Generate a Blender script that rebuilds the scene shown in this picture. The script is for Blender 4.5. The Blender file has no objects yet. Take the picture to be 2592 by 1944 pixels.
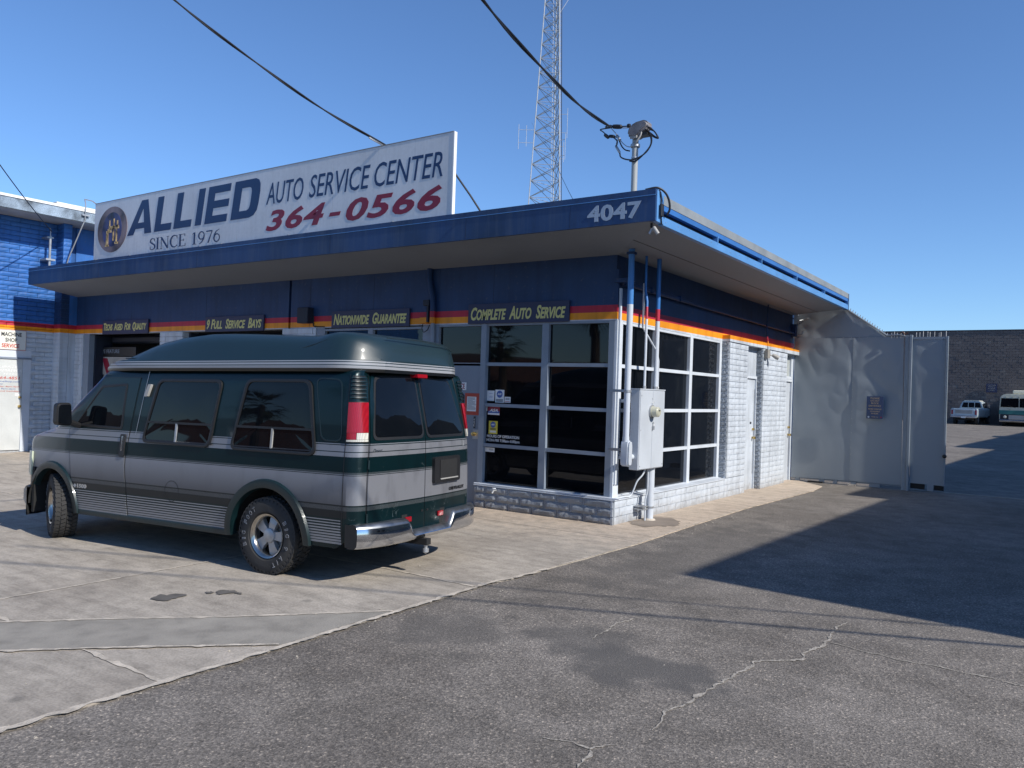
import bpy, bmesh, math, random
import numpy as np
from mathutils import Vector, Matrix, Quaternion, noise
random.seed(7)
sc = bpy.context.scene
COL = sc.collection

# ------------------------------------------------------------------ camera, light, exposure
CAM = Vector((4.9391, -9.4164, 1.683)); YAW, PITCH, ROLL, FPX = -0.6084, 0.0105, 0.0337, 2032.9
fw = Vector((math.sin(YAW)*math.cos(PITCH), math.cos(YAW)*math.cos(PITCH), math.sin(PITCH)))
rt = fw.cross(Vector((0, 0, 1))).normalized(); up = rt.cross(fw)
r2 = rt*math.cos(ROLL)+up*math.sin(ROLL); u2 = -rt*math.sin(ROLL)+up*math.cos(ROLL)
cd = bpy.data.cameras.new('camera'); cam = bpy.data.objects.new('camera', cd); COL.objects.link(cam)
cam.matrix_world = Matrix(((r2.x, u2.x, -fw.x, CAM.x), (r2.y, u2.y, -fw.y, CAM.y), (r2.z, u2.z, -fw.z, CAM.z), (0, 0, 0, 1)))
cd.sensor_width = 36; cd.lens = 36*FPX/2592; cd.clip_start = .05; cd.clip_end = 5000
sc.camera = cam
SK = .712
SUN = Vector((1, -.074, SK)).normalized()
w = bpy.data.worlds.new('World'); sc.world = w; w.use_nodes = True
nt = w.node_tree; bg = nt.nodes['Background']
sky = nt.nodes.new('ShaderNodeTexSky'); sky.sky_type = 'NISHITA'; sky.sun_disc = False
sky.sun_elevation = math.asin(SUN.z); sky.sun_rotation = math.atan2(SUN.x, SUN.y)
sky.altitude = 1200; sky.air_density = 1.1; sky.dust_density = .1; sky.ozone_density = 4.0
tint = nt.nodes.new('ShaderNodeMix'); tint.data_type = 'RGBA'; tint.blend_type = 'MULTIPLY'; tint.inputs[0].default_value = 1; tint.inputs[7].default_value = (.78, .95, 1.15, 1)
nt.links.new(sky.outputs[0], tint.inputs[6]); nt.links.new(tint.outputs[2], bg.inputs[0]); bg.inputs[1].default_value = .116
sl = bpy.data.lights.new('sun', 'SUN'); so = bpy.data.objects.new('sun', sl); COL.objects.link(so)
sl.energy = 4.3; sl.angle = math.radians(.53); sl.color = (1, .95, .87)
so.rotation_euler = SUN.to_track_quat('Z', 'Y').to_euler()
sc.view_settings.view_transform = 'Standard'; sc.view_settings.look = 'None'
sc.view_settings.exposure = 0.28; sc.view_settings.gamma = 1; sc.view_settings.use_curve_mapping = False

# ------------------------------------------------------------------ materials
def srgb(r, g, b):
    f = lambda c: (c/255/12.92) if c <= 10 else ((c/255+.055)/1.055)**2.4
    return (f(r), f(g), f(b))
def newmat(name):
    m = bpy.data.materials.new(name); m.use_nodes = True
    return m, m.node_tree, m.node_tree.nodes['Principled BSDF']
def setin(b, **k):
    for n, v in k.items():
        n = {'rough': 'Roughness', 'metal': 'Metallic', 'coat': 'Coat Weight', 'coatr': 'Coat Roughness', 'spec': 'Specular IOR Level', 'ior': 'IOR', 'trans': 'Transmission Weight'}[n]
        b.inputs[n].default_value = v
def tex(nt, kind, scale, coord='Object', **k):
    t = nt.nodes.new(kind); tc = nt.nodes.new('ShaderNodeTexCoord')
    if 'Scale' in t.inputs: t.inputs['Scale'].default_value = scale
    for a, v in k.items(): t.inputs[a].default_value = v
    nt.links.new(tc.outputs[coord], t.inputs['Vector'])
    return t
def mixc(nt, fac, a, b, blend='MIX'):
    m = nt.nodes.new('ShaderNodeMix'); m.data_type = 'RGBA'; m.blend_type = blend
    for i, v in ((0, fac), (6, a), (7, b)):
        if hasattr(v, 'node'): nt.links.new(v, m.inputs[i])
        else: m.inputs[i].default_value = v if i == 0 else (*v[:3], 1)
    return m.outputs[2]
def ramp(nt, fac, stops, interp='LINEAR'):
    r = nt.nodes.new('ShaderNodeValToRGB'); r.color_ramp.interpolation = interp
    e = r.color_ramp.elements
    while len(e) > 1: e.remove(e[0])
    e[0].position = stops[0][0]; e[0].color = (*stops[0][1][:3], 1)
    for p, c in stops[1:]:
        x = e.new(p); x.color = (*c[:3], 1)
    nt.links.new(fac, r.inputs[0]); return r.outputs[0]
def math_(nt, op, a, b=None, clamp=False):
    n = nt.nodes.new('ShaderNodeMath'); n.operation = op; n.use_clamp = clamp
    for i, v in ((0, a), (1, b)):
        if v is None: continue
        if hasattr(v, 'node'): nt.links.new(v, n.inputs[i])
        else: n.inputs[i].default_value = v
    return n.outputs[0]
def bump(nt, b, h, strength=.3, dist=.01):
    n = nt.nodes.new('ShaderNodeBump'); n.inputs['Strength'].default_value = strength; n.inputs['Distance'].default_value = dist
    nt.links.new(h, n.inputs['Height']); nt.links.new(n.outputs[0], b.inputs['Normal'])
def mat(name, c, rough=.5, metal=0, var=.12, vs=2.5, bmp=0, bs=40, coat=0, spec=.5, fine=.015, streak=0):
    m, nt, b = newmat(name); setin(b, rough=rough, metal=metal, coat=coat, spec=spec)
    n1 = tex(nt, 'ShaderNodeTexNoise', vs, Detail=6); n2 = tex(nt, 'ShaderNodeTexNoise', vs*22, Detail=4)
    d = tuple(max(x*(1-var*1.6), 0) for x in c); l = tuple(min(x*(1+var), 1) for x in c)
    k = ramp(nt, n1.outputs[0], [(.3, d), (.5, c), (.72, l)])
    k2 = ramp(nt, n2.outputs[0], [(.3, (1-fine*3,)*3), (.6, (1, 1, 1))])
    cc_ = mixc(nt, 1.0, k, k2, 'MULTIPLY')
    if streak:
        g = nt.nodes.new('ShaderNodeNewGeometry'); mp = nt.nodes.new('ShaderNodeMapping'); nt.links.new(g.outputs['Position'], mp.inputs[0]); mp.inputs['Scale'].default_value = (7, 7, .5)
        n5 = nt.nodes.new('ShaderNodeTexNoise'); n5.inputs['Scale'].default_value = 1.2; n5.inputs['Detail'].default_value = 8; n5.inputs['Roughness'].default_value = .65; nt.links.new(mp.outputs[0], n5.inputs['Vector'])
        cc_ = mixc(nt, math_(nt, 'MULTIPLY', ramp(nt, n5.outputs[0], [(.48, (0,)*3), (.72, (1,)*3)]), streak), cc_, (.12, .14, .17))
        cc_ = mixc(nt, math_(nt, 'MULTIPLY', ramp(nt, n5.outputs[0], [(.28, (1,)*3), (.42, (0,)*3)]), streak), cc_, (.01, .015, .03))
    nt.links.new(cc_, b.inputs['Base Color'])
    rr = nt.nodes.new('ShaderNodeMapRange'); rr.inputs[3].default_value = max(rough-.08, .02); rr.inputs[4].default_value = min(rough+.12, 1)
    nt.links.new(n1.outputs[0], rr.inputs[0]); nt.links.new(rr.outputs[0], b.inputs['Roughness'])
    if bmp: bump(nt, b, tex(nt, 'ShaderNodeTexNoise', bs, Detail=5).outputs[0], bmp, .008)
    return m
BLUE = (.017, .047, .128); RED = (.46, .022, .05); ORG = (.86, .31, .012); GREY = (.55, .60, .66); LEDGE = (.62, .66, .7)
def painted(name, rough=.55, bmp=.35, bs=30, lo=GREY, hi=BLUE, jitter=.12, z0=2.682, z1=2.768, z2=2.869, dirt=.12, dark=1.0):
    """wall paint: grey below, orange and red bands, blue above (bands by height on the wall)"""
    m, nt, b = newmat(name); setin(b, rough=rough, spec=.35)
    g = nt.nodes.new('ShaderNodeNewGeometry'); s = nt.nodes.new('ShaderNodeSeparateXYZ'); nt.links.new(g.outputs['Position'], s.inputs[0])
    z = math_(nt, 'DIVIDE', math_(nt, 'SUBTRACT', s.outputs[2], math_(nt, 'MULTIPLY', math_(nt, 'MAXIMUM', s.outputs[1], 0), .007)), 6.0)
    col = ramp(nt, z, [(0, lo), (z0/6, ORG), (z1/6, RED), (z2/6, hi)], 'CONSTANT')
    n1 = nt.nodes.new('ShaderNodeTexNoise'); n1.inputs['Scale'].default_value = 1.6; n1.inputs['Detail'].default_value = 7; nt.links.new(g.outputs['Position'], n1.inputs['Vector'])
    k = ramp(nt, n1.outputs[0], [(.3, (1-dirt*2,)*3), (.55, (1, 1, 1)), (.75, (1+dirt,)*3)])
    c = mixc(nt, 1.0, col, k, 'MULTIPLY')
    oi = nt.nodes.new('ShaderNodeObjectInfo'); k2 = ramp(nt, oi.outputs['Random'], [(0, (1-jitter,)*3), (1, (1.0,)*3)])
    c = mixc(nt, 1.0, c, k2, 'MULTIPLY')
    # scuffs and grime specks
    n3 = nt.nodes.new('ShaderNodeTexNoise'); n3.inputs['Scale'].default_value = 14; n3.inputs['Detail'].default_value = 8; nt.links.new(g.outputs['Position'], n3.inputs['Vector'])
    f3 = ramp(nt, n3.outputs[0], [(.60, (0, 0, 0)), (.72, (1, 1, 1))])
    c = mixc(nt, math_(nt, 'MULTIPLY', f3, .22), c, (.16, .15, .14))
    low = math_(nt, 'MULTIPLY', ramp(nt, math_(nt, 'ADD', s.outputs[2], math_(nt, 'MULTIPLY', math_(nt, 'SUBTRACT', n3.outputs[0], .5), .35)), [(.0, (1,)*3), (.14, (.25,)*3), (.34, (0,)*3)]), .55)
    c = mixc(nt, low, c, (.20, .175, .15))
    mp = nt.nodes.new('ShaderNodeMapping'); nt.links.new(g.outputs['Position'], mp.inputs[0]); mp.inputs['Scale'].default_value = (6, 6, .45)
    n6 = nt.nodes.new('ShaderNodeTexNoise'); n6.inputs['Scale'].default_value = 1.3; n6.inputs['Detail'].default_value = 8; nt.links.new(mp.outputs[0], n6.inputs['Vector'])
    c = mixc(nt, .8, c, ramp(nt, n6.outputs[0], [(.33, (.80,)*3), (.5, (1,)*3), (.7, (1.12,)*3)]), 'MULTIPLY')
    nt.links.new(c, b.inputs['Base Color'])
    if bmp:
        n2 = nt.nodes.new('ShaderNodeTexNoise'); n2.inputs['Scale'].default_value = bs; n2.inputs['Detail'].default_value = 6; nt.links.new(g.outputs['Position'], n2.inputs['Vector'])
        bump(nt, b, n2.outputs[0], bmp, .012)
    return m
M = {}
M['brick'] = painted('painted_slump_block', bmp=.12, bs=22, dirt=.06, jitter=.08)
M['brickb'] = painted('machine_shop_block', bmp=.22, bs=22, dirt=.08, jitter=.10, hi=(.034, .145, .44))
M['mortarb'] = painted('machine_shop_mortar', bmp=.2, bs=60, jitter=0, hi=(.018, .085, .27))
M['rock'] = painted('painted_split_block', bmp=.35, bs=30, dirt=.12, lo=(.27, .305, .35))  # same grey paint as the side blocks, darkened to stand for shade
M['mortar'] = painted('painted_mortar', bmp=.4, bs=60, jitter=0)
M['wallp'] = painted('painted_panel', bmp=.08, bs=6, jitter=.06, rough=.5)
M['frame'] = mat('grey_painted_frame', (.22, .26, .315), .45, var=.08, bmp=.1)
M['framew'] = mat('pale_painted_frame', (.60, .645, .70), .45, var=.06, bmp=.1)
M['door'] = mat('grey_painted_door', (.47, .51, .56), .42, var=.07, vs=1.5)
M['doorf'] = mat('entrance_door_paint', (.19, .225, .275), .42, var=.07, vs=1.5)
M['doorl'] = mat('pale_door_paint', (.58, .60, .59), .42, var=.08, vs=1.5)
M['fascia'] = mat('blue_fascia_metal', (.014, .046, .13), .45, var=.25, vs=1.0, streak=.35)
M['rail'] = mat('light_blue_rail_paint', (.10, .27, .56), .4, var=.1, vs=2)
M['railb'] = mat('blue_rail_paint', (.035, .15, .43), .4, var=.1, vs=2)
M['slot'] = mat('dark_gutter', (.008, .014, .03), .6)
M['cap'] = mat('grey_roof_edge', (.235, .26, .275), .55, var=.12, vs=3)
M['soffit'] = mat('soffit_paint', (.185, .205, .235), .6, var=.06, vs=1.0)
M['sign'] = mat('white_sign_enamel', (.66, .67, .68), .35, var=.08, vs=.9, fine=.02, streak=.12)
M['signframe'] = mat('sign_back_steel', (.25, .25, .25), .6)
M['navy'] = mat('navy_lettering', (.008, .034, .11), .4, var=.05)
M['crimson'] = mat('crimson_lettering', (.24, .008, .03), .4, var=.05)
M['numgrey'] = mat('number_pale_blue', (.36, .43, .52), .5, var=.03)
M['navyboard'] = mat('navy_sign_board', (.022, .028, .075), .5, var=.1)
M['yellowtxt'] = mat('cream_yellow_lettering', (.62, .58, .22), .5, var=.04)
M['white'] = mat('white_paint', (.78, .78, .77), .45, var=.04)
M['black'] = mat('black_plastic', (.012, .012, .013), .45, var=.1)
M['rubber'] = mat('tyre_rubber', (.032, .031, .030), .8, var=.15, vs=9, bmp=.3, bs=80)
M['darkm'] = mat('dark_underbody', (.012, .012, .012), .8)
M['steel'] = mat('galvanised_steel', (.42, .43, .44), .42, metal=.6, var=.12, vs=6)
M['towersteel'] = mat('tower_galvanised_steel', (.48, .50, .52), .5, metal=.2, var=.1)
M['towershaded'] = mat('tower_steel_shaded', (.17, .20, .23), .5, metal=.2, var=.1)  # same tower steel, darkened and blued to paint the braces' shade
M['pipeg'] = mat('pale_painted_conduit', (.56, .60, .65), .4, var=.06, vs=6)
M['boxg'] = mat('meter_box_paint', (.50, .535, .575), .38, var=.06, vs=2)
M['brass'] = mat('brass', (.62, .44, .16), .3, metal=1)
M['chrome'] = mat('chrome', (.62, .63, .65), .09, metal=1, var=.08, vs=6)
M['dchrome'] = mat('dull_chrome_step', (.30, .31, .32), .32, metal=.9, var=.3, vs=7)
M['alloy'] = mat('alloy_wheel', (.42, .43, .44), .35, metal=.55, var=.12, vs=8)
M['rimlip'] = mat('polished_rim_lip', (.50, .47, .42), .2, metal=1, var=.1, vs=8)
M['cable'] = mat('cable_sheath', (.012, .014, .02), .5)
M['asphdark'] = mat('patch_concrete_dark', (.285, .262, .225), .9, var=.14, vs=5, bmp=.5, bs=60)
M['grit'] = mat('pale_grit', (.52, .46, .38), .95, var=.2, vs=9, bmp=.8, bs=60)
M['crackfill'] = mat('crack_gravel', (.36, .325, .275), .95, var=.4, vs=30, bmp=.8, bs=80)
M['stain'] = mat('oil_stain', (.13, .12, .108), .7, var=.2, vs=8)
M['interior'] = mat('bay_interior_paint', (.12, .12, .125), .8)
M['redpaper'] = mat('red_notice_card', (.42, .06, .035), .6)
M['ywsign'] = mat('yellow_card', (.68, .55, .05), .5)
M['cream'] = mat('cream_sign_face', (.78, .76, .68), .45, var=.03)
M['redtext'] = mat('red_lettering', (.50, .05, .035), .5)
M['darktext'] = mat('dark_lettering', (.03, .04, .05), .5)
M['bluetext'] = mat('blue_lettering', (.06, .12, .35), .5)
M['camgrey'] = mat('camera_housing', (.35, .34, .32), .5)
M['sheet'] = mat('grey_painted_sheet_metal', (.26, .295, .325), .6, spec=.3, var=.03, vs=.8, fine=0)
M['sheetd'] = mat('grey_painted_gate_frame', (.23, .27, .31), .45, var=.08)
M['backwall'] = None
def glassmat(name, tint=(.004, .005, .007), rough=.02, ior=1.5):
    m, nt, b = newmat(name); setin(b, rough=rough, ior=ior); b.inputs['Base Color'].default_value = (*tint, 1)
    n = tex(nt, 'ShaderNodeTexNoise', 1.1, Detail=2); bump(nt, b, n.outputs[0], .035, .02)
    d = tex(nt, 'ShaderNodeTexNoise', 3, Detail=8)
    nt.links.new(mixc(nt, ramp(nt, d.outputs[0], [(.45, (0, 0, 0)), (.8, (.014,)*3)]), tint, (.25, .25, .25)), b.inputs['Base Color'])
    return m
M['glass'] = glassmat('dark_window_glass', ior=1.42)
def seeglass(name):
    m = glassmat(name, ior=1.42); nt = m.node_tree; b = nt.nodes['Principled BSDF']; o = nt.nodes['Material Output']; mx = nt.nodes.new('ShaderNodeMixShader'); t = nt.nodes.new('ShaderNodeBsdfTransparent'); t.inputs[0].default_value = (.42, .46, .5, 1)
    mx.inputs[0].default_value = .80; nt.links.new(t.outputs[0], mx.inputs[1]); nt.links.new(b.outputs[0], mx.inputs[2]); nt.links.new(mx.outputs[0], o.inputs[0])
    # keep the full mirror reflection on top
    gl = nt.nodes.new('ShaderNodeBsdfGlossy'); gl.inputs['Roughness'].default_value = .01; fr = nt.nodes.new('ShaderNodeFresnel'); fr.inputs[0].default_value = 1.22; m2 = nt.nodes.new('ShaderNodeMixShader')
    nt.links.new(fr.outputs[0], m2.inputs[0]); nt.links.new(mx.outputs[0], m2.inputs[1]); nt.links.new(gl.outputs[0], m2.inputs[2]); nt.links.new(m2.outputs[0], o.inputs[0]); return m
M['oglass'] = seeglass('tinted_office_glass')
M['vglass'] = glassmat('tinted_van_glass', (.003, .004, .006), ior=1.33)
M['palegls'] = mat('frosted_pane', (.42, .45, .44), .25, var=.05)
def lensmat(name, c, rough=.12):
    m, nt, b = newmat(name); setin(b, rough=max(rough, .22), coat=.35); v = tex(nt, 'ShaderNodeTexWave', 26)
    nt.links.new(mixc(nt, ramp(nt, v.outputs['Fac'], [(0, (0,)*3), (1, (.35,)*3)]), c, tuple(x*.35 for x in c)), b.inputs['Base Color'])
    return m
M['lensred'] = lensmat('red_lens', (.33, .005, .014)); M['lensclr'] = lensmat('clear_lens', (.62, .60, .52)); M['lensamb'] = lensmat('amber_lens', (.55, .60, .45))

def asphalt():
    m, nt, b = newmat('asphalt'); setin(b, rough=.92, spec=.25)
    tc = nt.nodes.new('ShaderNodeTexCoord'); co = tc.outputs['Object']
    def T(k, s, **kw):
        t = nt.nodes.new(k); t.inputs['Scale'].default_value = s
        for a, v in kw.items(): t.inputs[a].default_value = v
        nt.links.new(co, t.inputs['Vector']); return t
    fine = T('ShaderNodeTexVoronoi', 105); fine2 = T('ShaderNodeTexNoise', 60, Detail=6, Roughness=.7); big = T('ShaderNodeTexNoise', .55, Detail=6); mid = T('ShaderNodeTexNoise', 3.2, Detail=8)
    base = ramp(nt, big.outputs[0], [(.32, (.158, .141, .124)), (.5, (.192, .173, .153)), (.68, (.228, .206, .183))])
    agg = ramp(nt, fine.outputs['Color'], [(.0, (.5,)*3), (.55, (.88,)*3), (.8, (1.2,)*3), (.95, (2.2, 2.1, 1.95))])
    c = mixc(nt, .85, base, agg, 'MULTIPLY')
    sp = ramp(nt, fine2.outputs[0], [(.36, (.55,)*3), (.5, (1,)*3), (.64, (1.6, 1.55, 1.48))])
    c = mixc(nt, .8, c, sp, 'MULTIPLY')
    c = mixc(nt, .8, c, ramp(nt, mid.outputs[0], [(.35, (.78,)*3), (.6, (1.1,)*3)]), 'MULTIPLY')
    # worn smooth sealer blotches that fill the gaps between stones
    s = nt.nodes.new('ShaderNodeSeparateXYZ'); nt.links.new(co, s.inputs[0])
    for (cx, cy, rx, ry, amt) in ((2.75, -4.75, .75, .38, .8), (2.15, -4.45, .5, .35, .55), (1.35, -4.9, .5, .6, .4), (1.6, -.8, .75, 3.0, .45)):
        dx = math_(nt, 'DIVIDE', math_(nt, 'SUBTRACT', s.outputs[0], cx), rx); dy = math_(nt, 'DIVIDE', math_(nt, 'SUBTRACT', s.outputs[1], cy), ry)
        r = math_(nt, 'SQRT', math_(nt, 'ADD', math_(nt, 'MULTIPLY', dx, dx), math_(nt, 'MULTIPLY', dy, dy)))
        r = math_(nt, 'ADD', r, math_(nt, 'MULTIPLY', math_(nt, 'SUBTRACT', mid.outputs[0], .5), 2.2))
        k = ramp(nt, r, [(.55, (amt,)*3), (1.0, (0, 0, 0))])
        c = mixc(nt, k, c, (.105, .099, .093))
    nt.links.new(c, b.inputs['Base Color'])
    h = math_(nt, 'ADD', math_(nt, 'MULTIPLY', fine.outputs['Distance'], .6), fine2.outputs[0]); bump(nt, b, h, .5, .008)
    return m
M['asphalt'] = asphalt()
def concrete():
    m, nt, b = newmat('concrete'); setin(b, rough=.85, spec=.3)
    tc = nt.nodes.new('ShaderNodeNewGeometry'); co = tc.outputs['Position']
    mp = nt.nodes.new('ShaderNodeMapping'); nt.links.new(co, mp.inputs[0]); mp.inputs['Scale'].default_value = (.45, 2.6, 1); mp.inputs['Rotation'].default_value = (0, 0, .1)
    def T(k, s, v=co, **kw):
        t = nt.nodes.new(k); t.inputs['Scale'].default_value = s
        for a, x in kw.items(): t.inputs[a].default_value = x
        nt.links.new(v, t.inputs['Vector']); return t
    a = T('ShaderNodeTexNoise', .7, Detail=7); st = T('ShaderNodeTexNoise', 3.0, mp.outputs[0], Detail=8, Roughness=.7); f = T('ShaderNodeTexNoise', 60, Detail=4); g = T('ShaderNodeTexNoise', 6, Detail=8, Roughness=.7)
    c = ramp(nt, a.outputs[0], [(.3, (.335, .295, .248)), (.5, (.405, .36, .303)), (.7, (.47, .42, .355))])
    # warmer, cleaner concrete close to the building walls
    s = nt.nodes.new('ShaderNodeSeparateXYZ'); nt.links.new(co, s.inputs[0])
    near = ramp(nt, math_(nt, 'ADD', math_(nt, 'MULTIPLY', s.outputs[1], .25), math_(nt, 'ADD', .80, math_(nt, 'MULTIPLY', math_(nt, 'SUBTRACT', g.outputs[0], .5), .6))), [(.35, (0,)*3), (.75, (.75,)*3)])
    c = mixc(nt, near, c, (.56, .45, .345))
    c = mixc(nt, .75, c, ramp(nt, st.outputs[0], [(.33, (.70,)*3), (.5, (1,)*3), (.7, (1.16,)*3)]), 'MULTIPLY')
    c = mixc(nt, .8, c, ramp(nt, g.outputs[0], [(.35, (.75,)*3), (.55, (1.02,)*3), (.72, (1.1,)*3)]), 'MULTIPLY')
    c = mixc(nt, .6, c, ramp(nt, f.outputs[0], [(.35, (.78,)*3), (.6, (1.12,)*3)]), 'MULTIPLY')
    oi = nt.nodes.new('ShaderNodeObjectInfo'); c = mixc(nt, 1, c, ramp(nt, oi.outputs['Random'], [(0, (.93,)*3), (1, (1.03,)*3)]), 'MULTIPLY')
    sp = T('ShaderNodeTexVoronoi', 1.3); k = ramp(nt, sp.outputs['Distance'], [(.03, (.5,)*3), (.075, (0,)*3)]); c = mixc(nt, k, c, (.10, .095, .085))
    nt.links.new(c, b.inputs['Base Color']); bump(nt, b, math_(nt, 'ADD', f.outputs[0], math_(nt, 'MULTIPLY', st.outputs[0], 1.5)), .35, .01)
    return m
M['concrete'] = concrete()

# ------------------------------------------------------------------ mesh helpers
class MB:
    def __init__(s): s.v = []; s.f = []; s.m = []
    def add(s, vs, fs, mi=0):
        o = len(s.v); s.v += [tuple(v) for v in vs]; s.f += [tuple(i+o for i in f) for f in fs]; s.m += [mi]*len(fs); return s
    def box(s, x0, x1, y0, y1, z0, z1, mi=0):
        vs = [(x, y, z) for z in (z0, z1) for y in (y0, y1) for x in (x0, x1)]
        return s.add(vs, [(0, 2, 3, 1), (4, 5, 7, 6), (0, 1, 5, 4), (2, 6, 7, 3), (0, 4, 6, 2), (1, 3, 7, 5)], mi)
    def prism(s, poly, o, ex, ey, ez, d, mi=0):
        """polygon (2d, ccw) extruded from 0 to d along ez"""
        o, ex, ey, ez = Vector(o), Vector(ex), Vector(ey), Vector(ez); n = len(poly)
        a = [o+ex*p[0]+ey*p[1] for p in poly]; b = [p+ez*d for p in a]
        fs = [tuple(range(n))[::-1], tuple(range(n, 2*n))]+[(i, (i+1) % n, n+(i+1) % n, n+i) for i in range(n)]
        return s.add(a+b, fs, mi)
    def tube(s, pts, r, n=8, mi=0, close=True, curve=0):
        pts = [Vector(p) for p in pts]
        if curve:
            q = [pts[0]*2-pts[1]]+pts+[pts[-1]*2-pts[-2]]; out = []
            for i in range(1, len(q)-2):
                for k in range(curve):
                    t = k/curve; a, b, c, d = q[i-1:i+3]; out.append(.5*((2*b)+(c-a)*t+(2*a-5*b+4*c-d)*t*t+(3*b-a-3*c+d)*t**3))
            pts = out+[pts[-1]]
        if True: pass
        rs = r if isinstance(r, (list, tuple)) else [r]*len(pts); vs = []; prev = None
        for i, p in enumerate(pts):
            t = ((pts[min(i+1, len(pts)-1)]-p).normalized()+(p-pts[max(i-1, 0)]).normalized()).normalized()
            if prev is None:
                a = t.cross(Vector((0, 0, 1)));  a = a if a.length > .1 else t.cross(Vector((1, 0, 0)))
            else: a = prev-t*prev.dot(t)
            a.normalize(); prev = a; b = t.cross(a)
            vs += [p+(a*math.cos(2*math.pi*k/n)+b*math.sin(2*math.pi*k/n))*rs[i] for k in range(n)]
        fs = [(i*n+k, i*n+(k+1) % n, (i+1)*n+(k+1) % n, (i+1)*n+k) for i in range(len(pts)-1) for k in range(n)]
        if close: fs += [tuple(range(n))[::-1], tuple(range((len(pts)-1)*n, len(pts)*n))]
        return s.add(vs, fs, mi)
    def lathe(s, prof, c=(0, 0, 0), axis='y', n=32, mi=0, cap=False):
        """profile (radius, height along axis)"""
        vs = []
        for (r, h) in prof:
            for k in range(n):
                a = 2*math.pi*k/n; x, y = r*math.cos(a), r*math.sin(a)
                vs.append({'y': (c[0]+x, c[1]+h, c[2]+y), 'z': (c[0]+x, c[1]+y, c[2]+h), 'x': (c[0]+h, c[1]+x, c[2]+y)}[axis])
        fs = [(i*n+k, i*n+(k+1) % n, (i+1)*n+(k+1) % n, (i+1)*n+k) for i in range(len(prof)-1) for k in range(n)]
        if cap: fs += [tuple(range(n)), tuple(range((len(prof)-1)*n, len(prof)*n))[::-1]]
        return s.add(vs, fs, mi)
    def grid(s, P, mi=0, closeu=False):
        r, c = len(P), len(P[0]); vs = [p for row in P for p in row]
        fs = [(i*c+j, i*c+(j+1) % c, (i+1)*c+(j+1) % c, (i+1)*c+j) for i in range(r-1) for j in range(c if closeu else c-1)]
        return s.add(vs, fs, mi)
    def build(s, name, mats, parent=None, smooth=False, bevel=0, seg=2, local=False, origin=None, fix=True, ang=35):
        org = Vector((0, 0, 0))
        if parent is not None:
            if not local: org = ORG.get(parent.name, Vector((0, 0, 0)))
        elif origin is not None: org = Vector(origin)
        else:
            a = np.array(s.v); org = Vector(((a[:, 0].min()+a[:, 0].max())/2, (a[:, 1].min()+a[:, 1].max())/2, a[:, 2].min()))
        me = bpy.data.meshes.new(name); me.from_pydata([(v[0]-org.x, v[1]-org.y, v[2]-org.z) for v in s.v], [], s.f)
        mats = mats if isinstance(mats, (list, tuple)) else [mats]
        for m_ in mats: me.materials.append(M[m_] if isinstance(m_, str) else m_)
        me.polygons.foreach_set('material_index', s.m)
        if fix or bevel:
            bm = bmesh.new(); bm.from_mesh(me)
            if fix: bmesh.ops.recalc_face_normals(bm, faces=bm.faces)
            if bevel:
                es = [e for e in bm.edges if len(e.link_faces) == 2 and e.calc_face_angle(0) > .6]
                bmesh.ops.bevel(bm, geom=es, offset=bevel, segments=seg, affect='EDGES', clamp_overlap=True)
            bm.to_mesh(me); bm.free()
        if smooth:
            me.polygons.foreach_set('use_smooth', [True]*len(me.polygons)); me.set_sharp_from_angle(angle=math.radians(ang))
        o = bpy.data.objects.new(name, me); COL.objects.link(o)
        if parent is not None:
            o.parent = parent; ORG[o.name] = ORG.get(parent.name, Vector((0, 0, 0)))
        else: o.location = org; ORG[o.name] = org
        return o
ORG = {}
def tag(o, label=None, cat=None, group=None, kind=None):
    for k, v in (('label', label), ('category', cat), ('group', group), ('kind', kind)):
        if v: o[k] = v
    return o
def thing(name, loc, label, cat, group=None, rz=0):
    o = bpy.data.objects.new(name, None); COL.objects.link(o); o.location = loc; o.rotation_euler = (0, 0, rz); o.empty_display_size = .2
    ORG[o.name] = Vector(loc); return tag(o, label, cat, group)
def copy_tree(o, parent=None):
    c = o.copy(); COL.objects.link(c); c.parent = parent
    for ch in [x for x in list(o.children)]: copy_tree(ch, c)
    return c
def bx(name, m, parent, x0, x1, y0, y1, z0, z1, bevel=0, **k):
    return MB().box(x0, x1, y0, y1, z0, z1).build(name, m, parent, bevel=bevel, seg=1, **k)
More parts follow.
